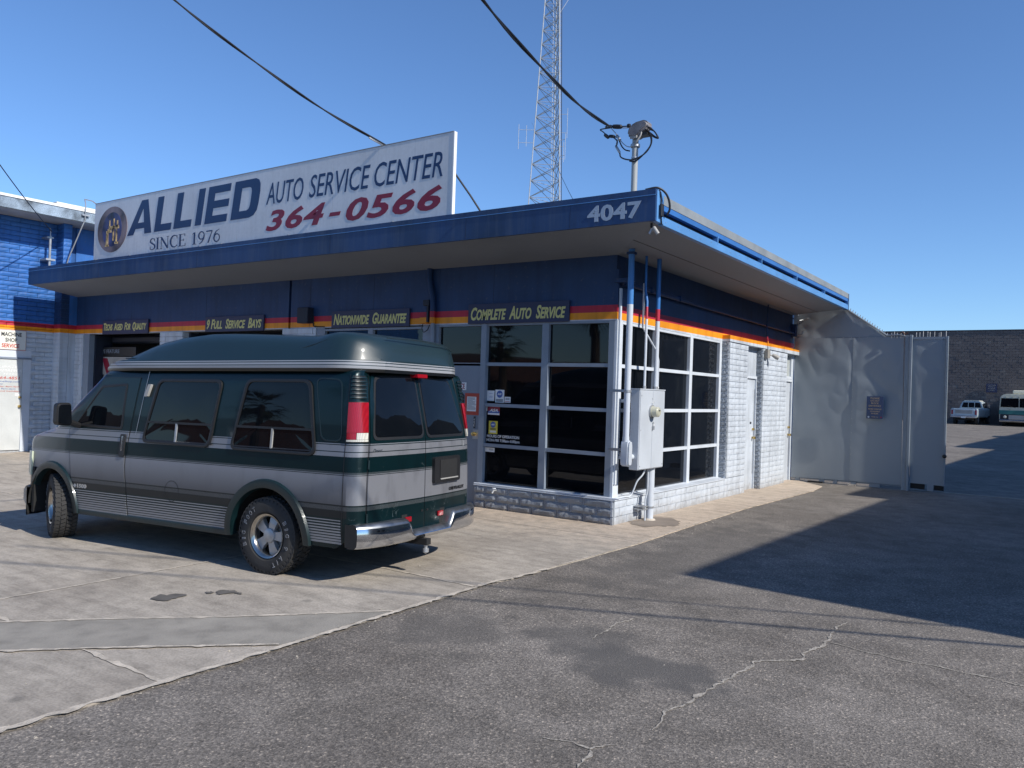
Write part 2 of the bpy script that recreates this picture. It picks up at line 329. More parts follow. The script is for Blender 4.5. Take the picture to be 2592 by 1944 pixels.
def text_mb(txt, W, H, o, ex, ey, depth=.003, bold=0, shear=0, smallcaps=0, mb=None, mi=0, spacing=1.0):
    """lettering as thin solid letters, fitted to W x H, lower left corner at o"""
    c = bpy.data.curves.new('t', 'FONT'); c.body = txt; c.size = 1; c.offset = bold; c.shear = shear; c.resolution_u = 3; c.space_character = spacing
    c.fill_mode = 'FRONT'
    if smallcaps:
        c.small_caps_scale = smallcaps
        for i, ch in enumerate(txt):
            if ch.islower(): c.body_format[i].use_small_caps = True
    t = bpy.data.objects.new('t', c); COL.objects.link(t); dg = bpy.context.evaluated_depsgraph_get()
    me = bpy.data.meshes.new_from_object(t.evaluated_get(dg)); bpy.data.objects.remove(t); bpy.data.curves.remove(c)
    co = np.array([v.co[:] for v in me.vertices]); mn, mx = co.min(0), co.max(0); sx = W/(mx[0]-mn[0]); sy = H/(mx[1]-mn[1])
    o, ex, ey = Vector(o), Vector(ex).normalized(), Vector(ey).normalized(); ez = ex.cross(ey)
    vs = [o+ex*((v[0]-mn[0])*sx)+ey*((v[1]-mn[1])*sy)+ez*depth for v in co]; fs = [tuple(p.vertices) for p in me.polygons]
    n = len(vs); bs = [v-ez*depth*.9 for v in vs]
    ec = {}
    for f in fs:
        for a, b in zip(f, f[1:]+f[:1]):
            k = (min(a, b), max(a, b)); ec.setdefault(k, []).append((a, b))
    side = [(a, b, b+n, a+n) for k, l in ec.items() if len(l) == 1 for a, b in l]
    side = [(d[1], d[0], d[3], d[2]) for d in side]
    bpy.data.meshes.remove(me)
    mb = mb or MB(); mb.add(vs+bs, fs+side, mi); return mb
def lettering(txt, W, H, o, ex, ey, m, parent, name='lettering', **k):
    return text_mb(txt, W, H, o, ex, ey, **k).build(name, m, parent, fix=False)

X, Y, Z = (1, 0, 0), (0, 1, 0), (0, 0, 1)
def h(x, y):
    s = min(max(-y/3, 0), 1); s = s*s*(3-2*s)
    z = -.007*min(max(-y, 0), 6)-.014*min(max(-x, 0), 4.5)*s
    if y > 9: z += .009*(min(y, 64)-9)
    return z
def xe(y):
    p = [(-40, .73), (-3.6, .73), (-3.3, .79), (-1.06, .91), (2.9, .84), (6.4, .96), (7.4, .88), (8.2, .2)]
    for (a, b), (c, d) in zip(p, p[1:]):
        if a <= y <= c: return b+(d-b)*(y-a)/(c-a)
    return p[0][1] if y < -40 else p[-1][1]

# ------------------------------------------------------------------ ground
gx = [-400, -150, -60, -30]+[x for x in np.arange(-20, 12, .8)]+[14, 30, 60, 150, 400]
gy = [-400, -150, -60, -30, -20]+[y for y in np.arange(-14, 10, .8)]+[12, 20, 30, 40, 50, 60, 64, 80, 150, 400]
MB().grid([[(x, y, h(x, y)-.0) for x in gx] for y in gy]).build('ground', 'asphalt', origin=(0, 0, 0), smooth=True)
tag(bpy.data.objects['ground'], kind='structure')
def slab(x0, x1, y0, y1, right_edge=False, lift=.012, poly=None):
    nx = max(2, int(abs(x1-x0)/.6)); ny = max(2, int(abs(y1-y0)/(.12 if right_edge else .6))); P = []
    for j in range(ny+1):
        y = y0+(y1-y0)*j/ny; xb = xe(y)+.018*noise.noise(Vector((0, y*4, 3)))+.01*noise.noise(Vector((1, y*17, 3))) if right_edge else x1
        P.append([(x0+(xb-x0)*i/nx, y, h(x0+(xb-x0)*i/nx, y)+lift) for i in range(nx+1)])
    mb = MB().grid(P); c = nx+1; n = len(mb.v); rim = [j*c for j in range(ny+1)], [j*c+nx for j in range(ny+1)], list(range(c)), list(range(ny*c, ny*c+c))
    for r in rim:
        vs = [mb.v[i] for i in r]+[(mb.v[i][0], mb.v[i][1], mb.v[i][2]-.03) for i in r]; k = len(r)
        mb.add(vs, [(i, i+1, k+i+1, k+i) for i in range(k-1)])
    return mb
bed = MB()
ys = [-40, -14, -10, -6.755, -3.83, -.9, 0.2, 8.2]
pav = thing('concrete_pavement', (-6, -5, -.05), None, None); pav['kind'] = 'structure'
MB().grid([[(x, y, h(x, y)+.004) for x in (-40, -30, -20, -13, -9, -5, -2.5, -1, 0, min(xe(y), .8)-.03)] for y in ([-40, -20, -14]+list(np.arange(-12, .3, .8))+[.6, 3, 8.2])]).build('bedding', 'grit', pav)
rows = [(-40, -14), (-14, -10), (-10, -6.755), (-6.755, -3.83), (-3.83, -.9), (-.9, .3)]
colsx = [-40, -20, -14.3, -11.2, -8.1, -4.95, -1.85]
g_ = .007
for (a, b) in rows:
    for c0, c1 in zip(colsx, colsx[1:]):
        slab(c0+g_, c1-g_, a+g_, b-g_).build('concrete_slab', 'concrete', pav)
    slab(-1.85+g_, 0, a+g_, b-g_, True).build('concrete_slab', 'concrete', pav)
for (a, b) in ((.3, 2.2), (2.2, 4.2), (4.2, 6.3), (6.3, 8.15)):
    slab(-.1, 0, a+.004, b-.004, True).build('concrete_slab', 'concrete', pav)
# crumbly pale lip where the concrete meets the asphalt
def ribbon(pts, wfun, m, name, parent=None, lift=.014, seed=0, step=.05, taper=True, amp=.5, wob=0):
    L = [0]
    for a, b in zip(pts, pts[1:]): L.append(L[-1]+math.dist(a, b))
    n = max(4, int(L[-1]/step)); vs = []
    for i in range(n+1):
        d = L[-1]*i/n; k = max(j for j in range(len(L)) if L[j] <= d+1e-9); k = min(k, len(pts)-2)
        t = (d-L[k])/(L[k+1]-L[k]+1e-9); p = [pts[k][j]+(pts[k+1][j]-pts[k][j])*t for j in (0, 1)]
        dx, dy = pts[k+1][0]-pts[k][0], pts[k+1][1]-pts[k][1]; q = math.hypot(dx, dy); nx, ny = -dy/q, dx/q
        if wob:
            o_ = wob*(noise.noise(Vector((d*5, seed, 7)))+.5*noise.noise(Vector((d*16, seed, 3)))); p[0] += nx*o_; p[1] += ny*o_
        ww = wfun(i/n)
        for sgn in (-1, 1):
            q_ = max(.002, ww*(1+amp*2*noise.noise(Vector((d*9, seed+sgn*3, 0)))+amp*noise.noise(Vector((d*37, seed+sgn*5, 1)))))
            x, y = p[0]+nx*q_*sgn, p[1]+ny*q_*sgn; vs.append((x, y, h(x, y)+lift))
    mb = MB().add(vs, [(2*i, 2*i+1, 2*i+3, 2*i+2) for i in range(n)])
    return mb.build(name, m, parent)
ribbon([(xe(y)+.008, y) for y in np.arange(-12, -2.6, .4)], lambda t: .022, 'grit', 'pavement_edge', pav, lift=.0165, seed=2, step=.03, amp=.8)
ribbon([(xe(y), y) for y in np.arange(-2.6, 7.2, .4)], lambda t: .008, 'grit', 'pavement_edge', pav, lift=.0165, seed=5, step=.04, amp=.8)
for pts in ([(-1.85, -6.7), (-1.85, -.9)], [(-1.85, -3.83), (.72, -3.83)], [(-6.5, -6.755), (.72, -6.755)], [(-1.85, -10), (-1.85, -6.75)], [(-8, -3.83), (-1.85, -3.83)]):
    ribbon(pts, lambda t: .015, 'grit', 'joint', pav, lift=.0155, seed=len(pts)+pts[0][0], step=.04, amp=.7)
# darker repair strip running diagonally across the slabs
pt = [(-2.1, -7.65), (-1.6, -7.2), (-1.161, -6.809), (-.747, -6.377), (-.053, -5.722), (.72, -4.851), (.72, -5.911), (-.11, -6.71), (-.49, -7.089), (-1.2, -7.8)]
MB().add([(x, y, h(x, y)+.0175) for x, y in pt], [(0, 1, 2, 9), (2, 3, 7, 8, 9), (3, 4, 6, 7), (4, 5, 6)]).build('repair_strip', 'asphdark', pav)
ribbon([(-1.7, -7.3), (-1.161, -6.809), (-.747, -6.377), (-.4, -6.04), (-.053, -5.722), (.3, -5.33), (.72, -4.851)], lambda t: .016+.03*max(0, noise.noise(Vector((t*7, 4, 4)))), 'grit', 'strip_edge', pav, lift=.021, seed=8, step=.03, amp=.9)
ribbon([(-.9, -7.45), (-.49, -7.089), (-.11, -6.71), (.7, -5.911)], lambda t: .014, 'grit', 'strip_edge', pav, lift=.021, seed=9, step=.03, amp=.9)
def blob(cx, cy, r, seed, m, name, ex=1.0, lift=.019, parent=None, n=34, rot=0):
    vs = [(cx, cy, h(cx, cy)+lift)]
    for i in range(n):
        a = 2*math.pi*i/n; q = r*(1+.75*noise.noise(Vector((math.cos(a)*1.4, math.sin(a)*1.4, seed)))+.3*noise.noise(Vector((math.cos(a)*5, math.sin(a)*5, seed))))
        dx, dy = q*math.cos(a)*ex, q*math.sin(a); x = cx+dx*math.cos(rot)-dy*math.sin(rot); y = cy+dx*math.sin(rot)+dy*math.cos(rot); vs.append((x, y, h(x, y)+lift))
    return MB().add(vs, [(0, 1+i, 1+(i+1) % n) for i in range(n)]).build(name, m, parent)
blob(-.93, -5.69, .10, 3.3, 'stain', 'oil_stain', 1.3, parent=pav, rot=.5); blob(-.71, -5.31, .06, 8.1, 'stain', 'oil_stain', 1.5, parent=pav, rot=.9); blob(-.79, -5.40, .03, 1.1, 'stain', 'oil_stain', 1.3, parent=pav); blob(-.60, -5.27, .022, 4.1, 'stain', 'oil_stain', 1.6, parent=pav)
blob(.45, .55, .40, 5.2, 'stain', 'oil_stain', .8, parent=pav, lift=.0158).data.materials[0] = mat('damp_stain', (.25, .205, .165), .8, var=.15)
# cracks in the asphalt
ck = [[(3.2, -5.548), (3.162, -5.321), (3.2, -5.091), (3.224, -4.765), (3.265, -4.44), (3.281, -4.133), (3.51, -3.888), (3.502, -3.626), (3.551, -3.381), (3.512, -2.934), (3.547, -2.75)],
      [(3.564, -3.37), (3.777, -3.43), (4.042, -3.451), (4.277, -3.456), (4.537, -3.456), (4.9, -3.53)],
      [(2.782, -5.998), (2.954, -5.927), (3.06, -5.953), (3.123, -5.809)], [(3.06, -5.953), (3.084, -5.99), (3.1, -6.15)], [(2.211, -4.409), (2.198, -4.18), (2.171, -3.985), (2.24, -3.7)]]
for i, c in enumerate(ck):
    tag(ribbon(c, lambda t, i=i: (.010 if i == 0 else .006)*(1-.7*abs(2*t-1)**3), 'crackfill', 'asphalt_crack', None, lift=.004, seed=i*3+1, step=.014, amp=1.9, wob=.03), kind='structure')

random.seed(21); pb = MB()
for i in range(190):
    if i % 3: y = random.uniform(-9, 6); x = xe(y)+random.gauss(.05, .10)
    else: x = random.uniform(-3, 5); y = random.uniform(-8, 6)
    r = random.uniform(.004, .011); z = h(x, y)+(.014 if x < xe(y) else 0); a = random.uniform(0, 3)
    v = [(x+r*math.cos(a+k*1.57)*random.uniform(.7, 1.3), y+r*math.sin(a+k*1.57)*random.uniform(.7, 1.3), z) for k in range(4)]+[(x+r*.2, y, z+r*random.uniform(.6, 1.1))]
    pb.add(v, [(0, 1, 4), (1, 2, 4), (2, 3, 4), (3, 0, 4)])
tag(pb.build('loose_stones', 'crackfill', fix=False), 'scattered small pale stones along the edge of the concrete', 'gravel', kind='stuff')
random.seed(7)
# ------------------------------------------------------------------ bricks
def brick_mesh(name, L, H, D, amp, mt, seed, nx=5, nz=2):
    """split faced block: front face uneven (local -y), 16 inch long"""
    random.seed(seed); mb = MB(); P = []
    for j in range(nz+1):
        row = []
        for i in range(nx+1):
            e = (i in (0, nx)) or (j in (0, nz))
            x = L*(i/nx-.5)+(0 if i in (0, nx) else random.uniform(-.15, .15)*L/nx); z = H*j/nz+(0 if j in (0, nz) else random.uniform(-.2, .2)*H/nz)
            row.append((x*(1 if not e else .992), -random.uniform(.6, 1)*amp*(.12 if e else 1), z+(random.uniform(-.003, .003) if e else 0)))
        P.append(row)
    mb.grid(P); c = nx+1
    rim = list(range(c))+[j*c+nx for j in range(1, nz+1)]+[nz*c+i for i in range(nx-1, -1, -1)]+[j*c for j in range(nz-1, 0, -1)]
    k = len(rim); vs = [mb.v[i] for i in rim]+[(mb.v[i][0], D, mb.v[i][2]) for i in rim]
    mb.add(vs, [(i, k+i, k+(i+1) % k, (i+1) % k) for i in range(k)])
    me = bpy.data.meshes.new(name); me.from_pydata(mb.v, [], mb.f); me.materials.append(M[mt])
    bm = bmesh.new(); bm.from_mesh(me); bmesh.ops.remove_doubles(bm, verts=bm.verts, dist=1e-5); bmesh.ops.recalc_face_normals(bm, faces=bm.faces); bm.to_mesh(me); bm.free()
    return me
BM = {(k, t): brick_mesh('brick', .40, .0985, .03, a, mt, t*7+len(k), *((8, 3) if k == 'rock' else (5, 2))) for k, a, mt in (('slump', .007, 'brick'), ('rock', .024, 'rock'), ('shop', .013, 'brickb')) for t in range(3)}
nb = [0]
def brick(parent, kind, c, L, H, rz, name='brick'):
    o = bpy.data.objects.new(name, BM[(kind, random.randrange(3))]); COL.objects.link(o); o.parent = parent
    o.location = Vector(c)-ORG[parent.name]; o.rotation_euler = (0, 0, rz); o.scale = (L/.40, 1, H/.0985); nb[0] += 1; return o
def brick_run(parent, kind, a0, a1, z0, course, n, fixed, face, L=.405, jit=0, offs=0, skip=None, stagger=True):
    """face 'S': wall facing -y at y=fixed, bricks along x; face 'E': wall facing +x at x=fixed, bricks along y"""
    for r in range(n):
        z = z0+r*course; s = a0-(L/2 if (r+offs) % 2 and stagger else 0)+random.uniform(-jit, jit)
        while s < a1-.005:
            e = s+L; b0, b1 = max(s, a0), min(e, a1)
            if e > a1-.07: b1 = a1; e = a1
            if b1-b0 > .03 and not (skip and skip((b0+b1)/2, z)):
                Lb = b1-b0-(.012 if kind == 'rock' else .004); m_ = (b0+b1)/2
                if face == 'S': brick(parent, kind, (m_, fixed, z+.0045), Lb, course-.010, 0)
                else: brick(parent, kind, (fixed, m_, z+.0045), Lb, course-.010, math.pi/2)
            s = e
# ------------------------------------------------------------------ main building
shop = thing('auto_shop_building', (-6.5, 4, 0), 'low blue and grey auto shop with wide flat eaves, 4047 on its corner', 'building')
P_ = .137
bx('wall', 'wallp', shop, -13.9, -6.51, .0, .2, 2.682, 3.56)
bx('wall', 'wallp', shop, -6.45, -3.02, .0, .2, 2.682, 3.56)
bx('wall', 'wallp', shop, -3.018, -.002, .0, .2, 2.682, 3.56)
bx('wall_gap', 'slot', shop, -6.51, -6.45, .06, .2, 2.70, 3.5)
bx('wall', 'wallp', shop, -.2, 0, .003, 8.28, 2.682, 3.56)
bx('side_panel', 'wallp', shop, -.18, -.012, 4.98, 7.42, 0, 2.68)
for xx in (-11.6, -8.95, -5.95, -4.42, -2.0):
    bx('panel_seam', 'slot', shop, xx-.002, xx+.002, -.0015, .01, 2.69, 3.54)
# soffit, fascia, roof
s = MB(); s.add([(-13.45, -1.25, 3.645), (1.10, -1.25, 3.645), (1.10, 8.1, 3.645), (0, 8.1, 3.54), (0, 0, 3.54), (-13.9, 0, 3.54)], [(0, 1, 4, 5), (1, 2, 3, 4)]); s.build('soffit', 'soffit', shop)
bx('soffit_joint', 'slot', shop, .52, .526, -.6, 8.1, 3.586, 3.590)
fr = bx('fascia', 'fascia', shop, -13.45, 1.118, -1.27, -1.235, 3.64, 3.925)
bx('fascia_cap', 'fascia', shop, -13.45, 1.118, -1.276, -1.20, 3.93, 3.995); bx('fascia_trim', 'rail', shop, -13.45, 1.118, -1.2785, -1.27, 3.924, 3.931)
for xx in (-10.6, -7.4, -4.1, -1.55, .02): bx('fascia_seam', 'slot', shop, xx, xx+.003, -1.2715, -1.26, 3.645, 3.925)
bx('fascia_end', 'fascia', shop, -13.452, -13.40, -1.235, 0, 3.645, 3.99)
bx('roof', 'cap', shop, -13.40, 1.05, -1.20, 8.08, 3.70, 3.93)
bx('fascia_end', 'rail', shop, 1.06, 1.12, -1.235, -1.06, 3.64, 3.985)
bx('gravel_stop', 'cap', shop, 1.04, 1.123, -1.06, 8.10, 3.853, 3.957)
bx('gutter_rail', 'railb', shop, 1.06, 1.118, -1.06, 8.10, 3.79, 3.851)
bx('gutter_slot', 'slot', shop, 1.0, 1.06, -1.06, 8.08, 3.72, 3.79)
bx('gutter_rail', 'rail', shop, 1.06, 1.125, -1.06, 8.10, 3.622, 3.722, bevel=.004)
for yy in (.63, 2.444, 4.308, 6.161, 8.07): bx('gutter_strap', 'rail', shop, 1.06, 1.128, yy-.012, yy+.012, 3.70, 3.80)
bx('gutter_end', 'fascia', shop, 1.03, 1.13, 8.10, 8.125, 3.62, 3.95)
for i in range(26):
    yy = -1.0+i*.35; bx('rivet', 'steel', shop, 1.125, 1.129, yy-.005, yy+.005, 3.66+.02*(i % 3), 3.67+.02*(i % 3))
lettering('4047', .69, .192, (.257, -1.272, 3.688), X, Z, 'numgrey', shop, 'house_number', bold=.03, depth=.004, spacing=1.03)
# sills and brick base
bx('base_wall', 'mortar', shop, -2.13, P_-.03, -P_+.03, 0.0, 0, .335); bx('base_wall', 'mortar', shop, -.05, P_-.03, 0, 4.97, 0, .334)
MB().add([(-2.15, -P_, .335), (P_, -P_, .335), (P_, 3.95, .335), (.0, 3.95, .352), (.0, 0, .352), (-2.15, 0, .352), (-2.15, -P_, .325), (P_, -P_, .325), (P_, 3.95, .325)],
         [(0, 1, 4, 5), (1, 2, 3, 4), (6, 7, 1, 0), (7, 8, 2, 1)]).build('sill', 'framew', shop)
brick_run(shop, 'rock', -2.15, P_-.005, 0.0, .1115, 3, -P_+.02, 'S', offs=1)
brick_run(shop, 'slump', -P_+.002, 4.97, 0.0, .1115, 3, P_-.02, 'E', offs=0)
# side pillars
cz = .0980
bx('pillar_core', 'mortar', shop, -.05, P_-.03, 3.965, 4.965, .33, 2.682); bx('pillar_core', 'mortar', shop, -.05, P_-.03, 5.815, 7.40, 0, 2.682)
brick_run(shop, 'slump', 3.95, 4.975, .336, cz-.0003, 24, P_-.02, 'E', L=.40)
brick_run(shop, 'slump', 5.80, 7.41, 0.0, .0993, 27, P_-.02, 'E', L=.40, offs=1)
for r in range(24): brick(shop, 'rock', (.066, 3.968, .339+r*.0977), .128, .092, 0)
for r in range(27): brick(shop, 'rock', (.066, 5.818, .003+r*.0993), .128, .093, 0)
bx('pillar_cap', 'wallp', shop, 0, P_+.002, 3.95, 8.28, 2.683, 2.79); 
# corner post + windows
bx('corner_post', 'frame', shop, -.08, -.001, .001, .17, .345, 2.681, bevel=.004)
bx('corner_trim', 'framew', shop, 0.0, .035, .002, .16, .345, 2.681); bx('corner_trim_upper', 'wallp', shop, 0.001, .03, .0, .07, 2.683, 3.35)
def window(x0, x1, muls, z0, z1, rows, axis, fm, gy=.05, bar=.045, pan='oglass', parent=shop, dep=.06):
    mb = MB(); o = None
    def B(a0, a1, c0, c1, d=0.0):
        if axis == 'x': mb.box(a0, a1, d, dep, c0, c1)
        else: mb.box(-dep, -d, a0, a1, c0, c1)
    xs = [x0]+muls+[x1]; zs = [z0]+rows+[z1]
    edges = [(x0, x0+.01)]+[(m_-.055, m_+.055) for m_ in muls]+[(x1-.01, x1)]
    for i, (a, b) in enumerate(edges): B(a, b, z0, z1)
    hz = [(z0, z0+.012)]+[(r-.024, r+.024) for r in rows]+[(z1-.035, z1)]
    for (a, b), (c, d) in zip(edges, edges[1:]):
        for (e, f) in hz: B(b, c, e, f, .004)
    o = mb.build('window', fm, parent)
    for (a, b), (c, d) in zip(edges, edges[1:]):
        for (e, f), (g, i_) in zip(hz, hz[1:]):
            q = MB(); t = random.uniform(-.0015, .0015)
            if axis == 'x': q.add([(b, gy+t, f), (c, gy-t, f), (c, gy-t*.5, g), (b, gy+t*.5, g), (b, gy+.008, f), (c, gy+.008, f), (c, gy+.008, g), (b, gy+.008, g)], [(0, 1, 2, 3), (4, 7, 6, 5)])
            else: q.add([(-gy+t, b, f), (-gy-t, c, f), (-gy-t*.5, c, g), (-gy+t*.5, b, g), (-gy-.008, b, f), (-gy-.008, c, f), (-gy-.008, c, g), (-gy-.008, b, g)], [(0, 1, 2, 3), (4, 7, 6, 5)])
            q.build('pane', pan, o)
    return o
ROWS = [.905, 1.49, 2.085]
window(-2.10, -.078, [-1.08], .35, 2.682, ROWS, 'x', 'frame')
window(.17, 3.86, [1.32, 2.61], .35, 2.682, ROWS, 'y', 'framew', pan='glass')
bx('window_jamb', 'framew', shop, -.06, .0, 3.86, 3.955, .345, 2.681)
bx('door_frame', 'frame', shop, -2.19, -2.10, -.01, .08, .0, 2.682); bx('door_frame', 'frame', shop, -3.12, -3.02, -.005, .08, .0, 2.682)
window(-3.02, -2.19, [], 2.09, 2.682, [], 'x', 'frame')
dr = bx('entrance_door', 'doorf', shop, -3.015, -2.196, .01, .05, .01, 2.06, bevel=.003)
window(-5.56, -3.33, [-4.47], .35, 2.66, ROWS, 'x', 'frame'); bx('window_post', 'frame', shop, -3.33, -3.12, .0, .08, 0, 2.68); bx('window_base', 'mortar', shop, -5.75, -3.33, -.1, .0, 0, .35)
bx('door_closer_slot', 'black', shop, -2.54, -2.485, .0, .012, 1.40, 1.62)
MB().lathe([(.0, -.08), (.026, -.078), (.032, -.055), (.026, -.03), (.014, -.02), (.030, -.008), (.030, 0)], (-2.248, .008, 1.056), 'y', 18).build('door_knob', 'brass', dr, smooth=True)
bx('knob_plate', 'steel', dr, -2.30, -2.20, .0, .009, .98, 1.12); bx('push_sign', 'black', dr, -2.29, -2.262, .002, .009, 1.14, 1.31)
lettering('PULL', .12, .02, (-2.266, .0015, 1.165), (0, 0, 1), (-1, 0, 0), 'white', dr, 'door_lettering')
# side doors
def side_door(y0, y1, zt, knobz, yk):
    bx('door_frame', 'framew', shop, -.03, .022, y1, y1+.045, 0, zt+.06 if y1 < 7 else 2.68); bx('door_frame', 'framew', shop, -.03, .02, y0-.02, y1, zt+.01, zt+.06)
    d = bx('side_door', 'door', shop, -.045, -.015, y0, y1-.004, .01, zt, bevel=.003)
    MB().lathe([(.0, .075), (.022, .074), (.028, .055), (.022, .035), (.012, .028), (.024, .008), (.024, 0)], (-.015, yk, knobz), 'x', 16).build('door_knob', 'brass', d, smooth=True)
    MB().lathe([(.0, .05), (.018, .048), (.022, .03), (.022, 0)], (-.015, yk, knobz+.16), 'x', 16).build('deadbolt', 'brass', d, smooth=True)
    bx('hinge_edge', 'steel', d, -.018, -.008, y1-.02, y1-.006, .3, 1.9); return d
d1 = side_door(4.99, 5.775, 2.085, .98, 5.70); side_door(7.41, 8.13, 2.10, .98, 8.05)
bx('door_header', 'wallp', shop, -.03, .0, 4.98, 5.80, 2.15, 2.682); bx('tag', 'white', d1, -.0145, -.012, 5.56, 5.65, 1.24, 1.28)
bx('transom_pane', 'palegls', shop, -.04, -.02, 7.47, 8.07, 2.22, 2.66); bx('transom_frame', 'framew', shop, -.03, .018, 8.175, 8.28, 0, 2.682); bx('transom_rail', 'framew', shop, -.03, .016, 7.41, 8.13, 2.165, 2.22); bx('transom_rail', 'framew', shop, -.03, .016, 7.41, 8.07, 2.655, 2.682); bx('transom_post', 'framew', shop, -.03, .017, 8.07, 8.13, 2.22, 2.682)
# front pillars and bays
for (a, b) in ((-13.9, -13.52), (-10.47, -9.67), (-6.64, -5.76)):
    bx('pillar_core', 'mortar', shop, a+.02, b-.02, .0, .35, 0, 2.68); 
    mb = MB()
    for r in range(27):
        off = .2 if r % 2 else 0; s0 = a-off
        while s0 < b:
            x0_, x1_ = max(s0, a), min(s0+.4, b)
            if x1_-x0_ > .04: mb.box(x0_+.003, x1_-.003, -.022+random.uniform(-.004, .004), .02, r*.0992+.003, r*.0992+.096)
            s0 += .4
    o = mb.build('brick_face', 'brick', shop, bevel=.003); o['kind'] = 'stuff'
bx('bay_frame', 'frame', shop, -13.52, -13.30, .0, .12, 0, 2.68); bx('bay_frame', 'frame', shop, -5.76, -5.56, .0, .1, 0, 2.68)
for (a, b) in ((-13.30, -10.47), (-9.67, -6.64)):
    bx('bay_door_track', 'slot', shop, a, a+.06, .12, .5, 0, 2.66); bx('bay_door_track', 'slot', shop, b-.06, b, .12, .5, 0, 2.66)
    bx('rolled_door', 'slot', shop, a+.1, b-.1, .45, .75, 2.50, 2.66, bevel=.04)
s = MB(); s.add([(-13.85, 7, 0.03), (-5.6, 7, .03), (-5.6, 7, 2.9), (-13.85, 7, 2.9), (-13.85, .2, .03), (-5.6, .2, .03), (-5.6, .2, 2.9), (-13.85, .2, 2.9)], [(0, 1, 2, 3), (0, 3, 7, 4), (1, 5, 6, 2), (3, 2, 6, 7)]); s.build('bay_interior', 'interior', shop)
bx('bay_floor', 'concrete', shop, -13.5, -5.6, .2, 7, .01, .03)
bx('rear_wall', 'interior', shop, -13.8, -.2, 8.1, 8.28, 0, 3.6); 
s = MB(); s.add([(-5.5, .1, .02), (-.07, .1, .02), (-.07, 3.9, .02), (-5.5, 3.9, .02), (-5.5, .1, 2.62), (-.07, .1, 2.62), (-.07, 3.9, 2.62), (-5.5, 3.9, 2.62)], [(2, 3, 7, 6), (3, 0, 4, 7), (4, 5, 6, 7)]); s.build('office_wall', mat('office_wall_paint', (.10, .10, .10), .8), shop)
bx('office_floor', mat('office_floor_tile', (.07, .063, .058), .5), shop, -5.5, -.1, .08, 3.9, .01, .05)
bx('office_counter', mat('counter_laminate', (.16, .10, .06), .5), shop, -3.6, -1.4, 2.2, 2.8, .05, 1.1, bevel=.02); bx('counter_top', 'framew', shop, -3.7, -1.3, 2.1, 2.85, 1.1, 1.14, bevel=.01)
bx('inner_door', 'framew', shop, -1.05, -.35, 3.86, 3.895, .05, 2.05); bx('wall_poster', 'cream', shop, -2.6, -2.0, 3.88, 3.895, 1.4, 2.0); bx('wall_poster', 'numgrey', shop, -3.6, -2.9, 3.88, 3.895, 1.35, 2.1)
for xx in (-.9, -1.7):
    bx('waiting_chair_seat', 'bluetext', shop, xx-.23, xx+.23, .95, 1.4, .42, .48, bevel=.02); bx('waiting_chair_back', 'bluetext', shop, xx-.23, xx+.23, 1.38, 1.43, .5, .95, bevel=.02)
    for dx in (-.2, .2): bx('waiting_chair_leg', 'steel', shop, xx+dx-.012, xx+dx+.012, .97, 1.40, .05, .43)
bx('window_ledge', 'framew', shop, -2.0, -.1, .09, .25, .33, .36)
# conduit on the facade left of the door
MB().tube([(-3.20, -.03, 3.62), (-3.20, -.045, 3.4), (-3.17, -.05, 3.28), (-3.12, -.05, 3.1), (-3.108, -.05, 2.95), (-3.108, -.05, 2.7)], .045, 12).build('conduit', 'wallp', shop, smooth=True)
MB().tube([(-3.10, -.045, 2.7), (-3.095, -.04, 2.4), (-3.09, -.04, .4)], .032, 10).build('conduit', 'frame', shop, smooth=True)
bx('junction_box', 'wallp', shop, -3.34, -3.20, -.09, 0, 2.70, 2.80, bevel=.004); bx('fixture_bracket', 'slot', shop, -3.27, -3.15, -.10, 0, 2.97, 3.06, bevel=.004); bx('fixture_stem', 'slot', shop, -3.20, -3.165, -.09, -.05, 2.72, 2.97)
MB().tube([(-3.3, -.05, 2.70), (-3.31, -.06, 2.62), (-3.26, -.07, 2.56), (-3.2, -.05, 2.60), (-3.17, -.04, 2.68)], .007, 6).build('loose_wire', 'cable', shop)
bx('light_box', 'slot', shop, -6.125, -5.85, -.14, 0, 2.76, 3.03, bevel=.01); MB().tube([(-5.84, -.01, 2.9), (-5.84, -.01, 2.72), (-5.78, -.01, 2.70), (-5.56, -.01, 2.695)], .01, 6).build('loose_wire', 'cable', shop)
# long conduit high on the side wall with drop and security light
MB().tube([(.06, .12, 3.17), (.06, 8.12, 3.14)], .022, 8).build('conduit', 'wallp', shop, smooth=True)
MB().tube([(.06, .05, 3.185), (.06, 2.4, 3.175)], .03, 8).build('conduit', 'wallp', shop, smooth=True)
for y_ in (.10, .9, 1.9): bx('conduit_bracket', 'wallp', shop, 0, .10, y_, y_+.05, 3.14, 3.22)
for z_, a_ in ((2.683, 'wallp'),): MB().tube([(.17, 6.0, 2.62), (.10, 6.05, 3.05), (.10, 6.1, 3.54)], .013, 8).build('conduit', a_, shop, smooth=True)
MB().tube([(.10, 6.1, 3.555), (.10, 7.2, 3.55), (.10, 8.2, 3.545)], .012, 8).build('conduit', 'soffit', shop, smooth=True)
bx('conduit_box', 'wallp', shop, 0, .10, 8.02, 8.14, 3.08, 3.34, bevel=.005)
MB().tube([(.12, 8.10, 3.1), (.2, 8.12, 3.12), (.22, 8.14, 3.2)], .012, 6).build('loose_wire', 'steel', shop); MB().tube([(.11, 8.14, 3.34), (.12, 8.12, 3.42), (.2, 8.2, 3.45), (.3, 8.2, 3.48)], .012, 6).build('loose_wire', 'steel', shop)
slt = thing('security_light', (.2, 5.95, 2.55), 'small tan security light on its box, on the brick pillar between the two side doors', 'light')
bx('junction_box', mat('tan_fixture', (.30, .28, .25), .5), slt, P_, .20, 5.86, 6.0, 2.50, 2.66, bevel=.006)
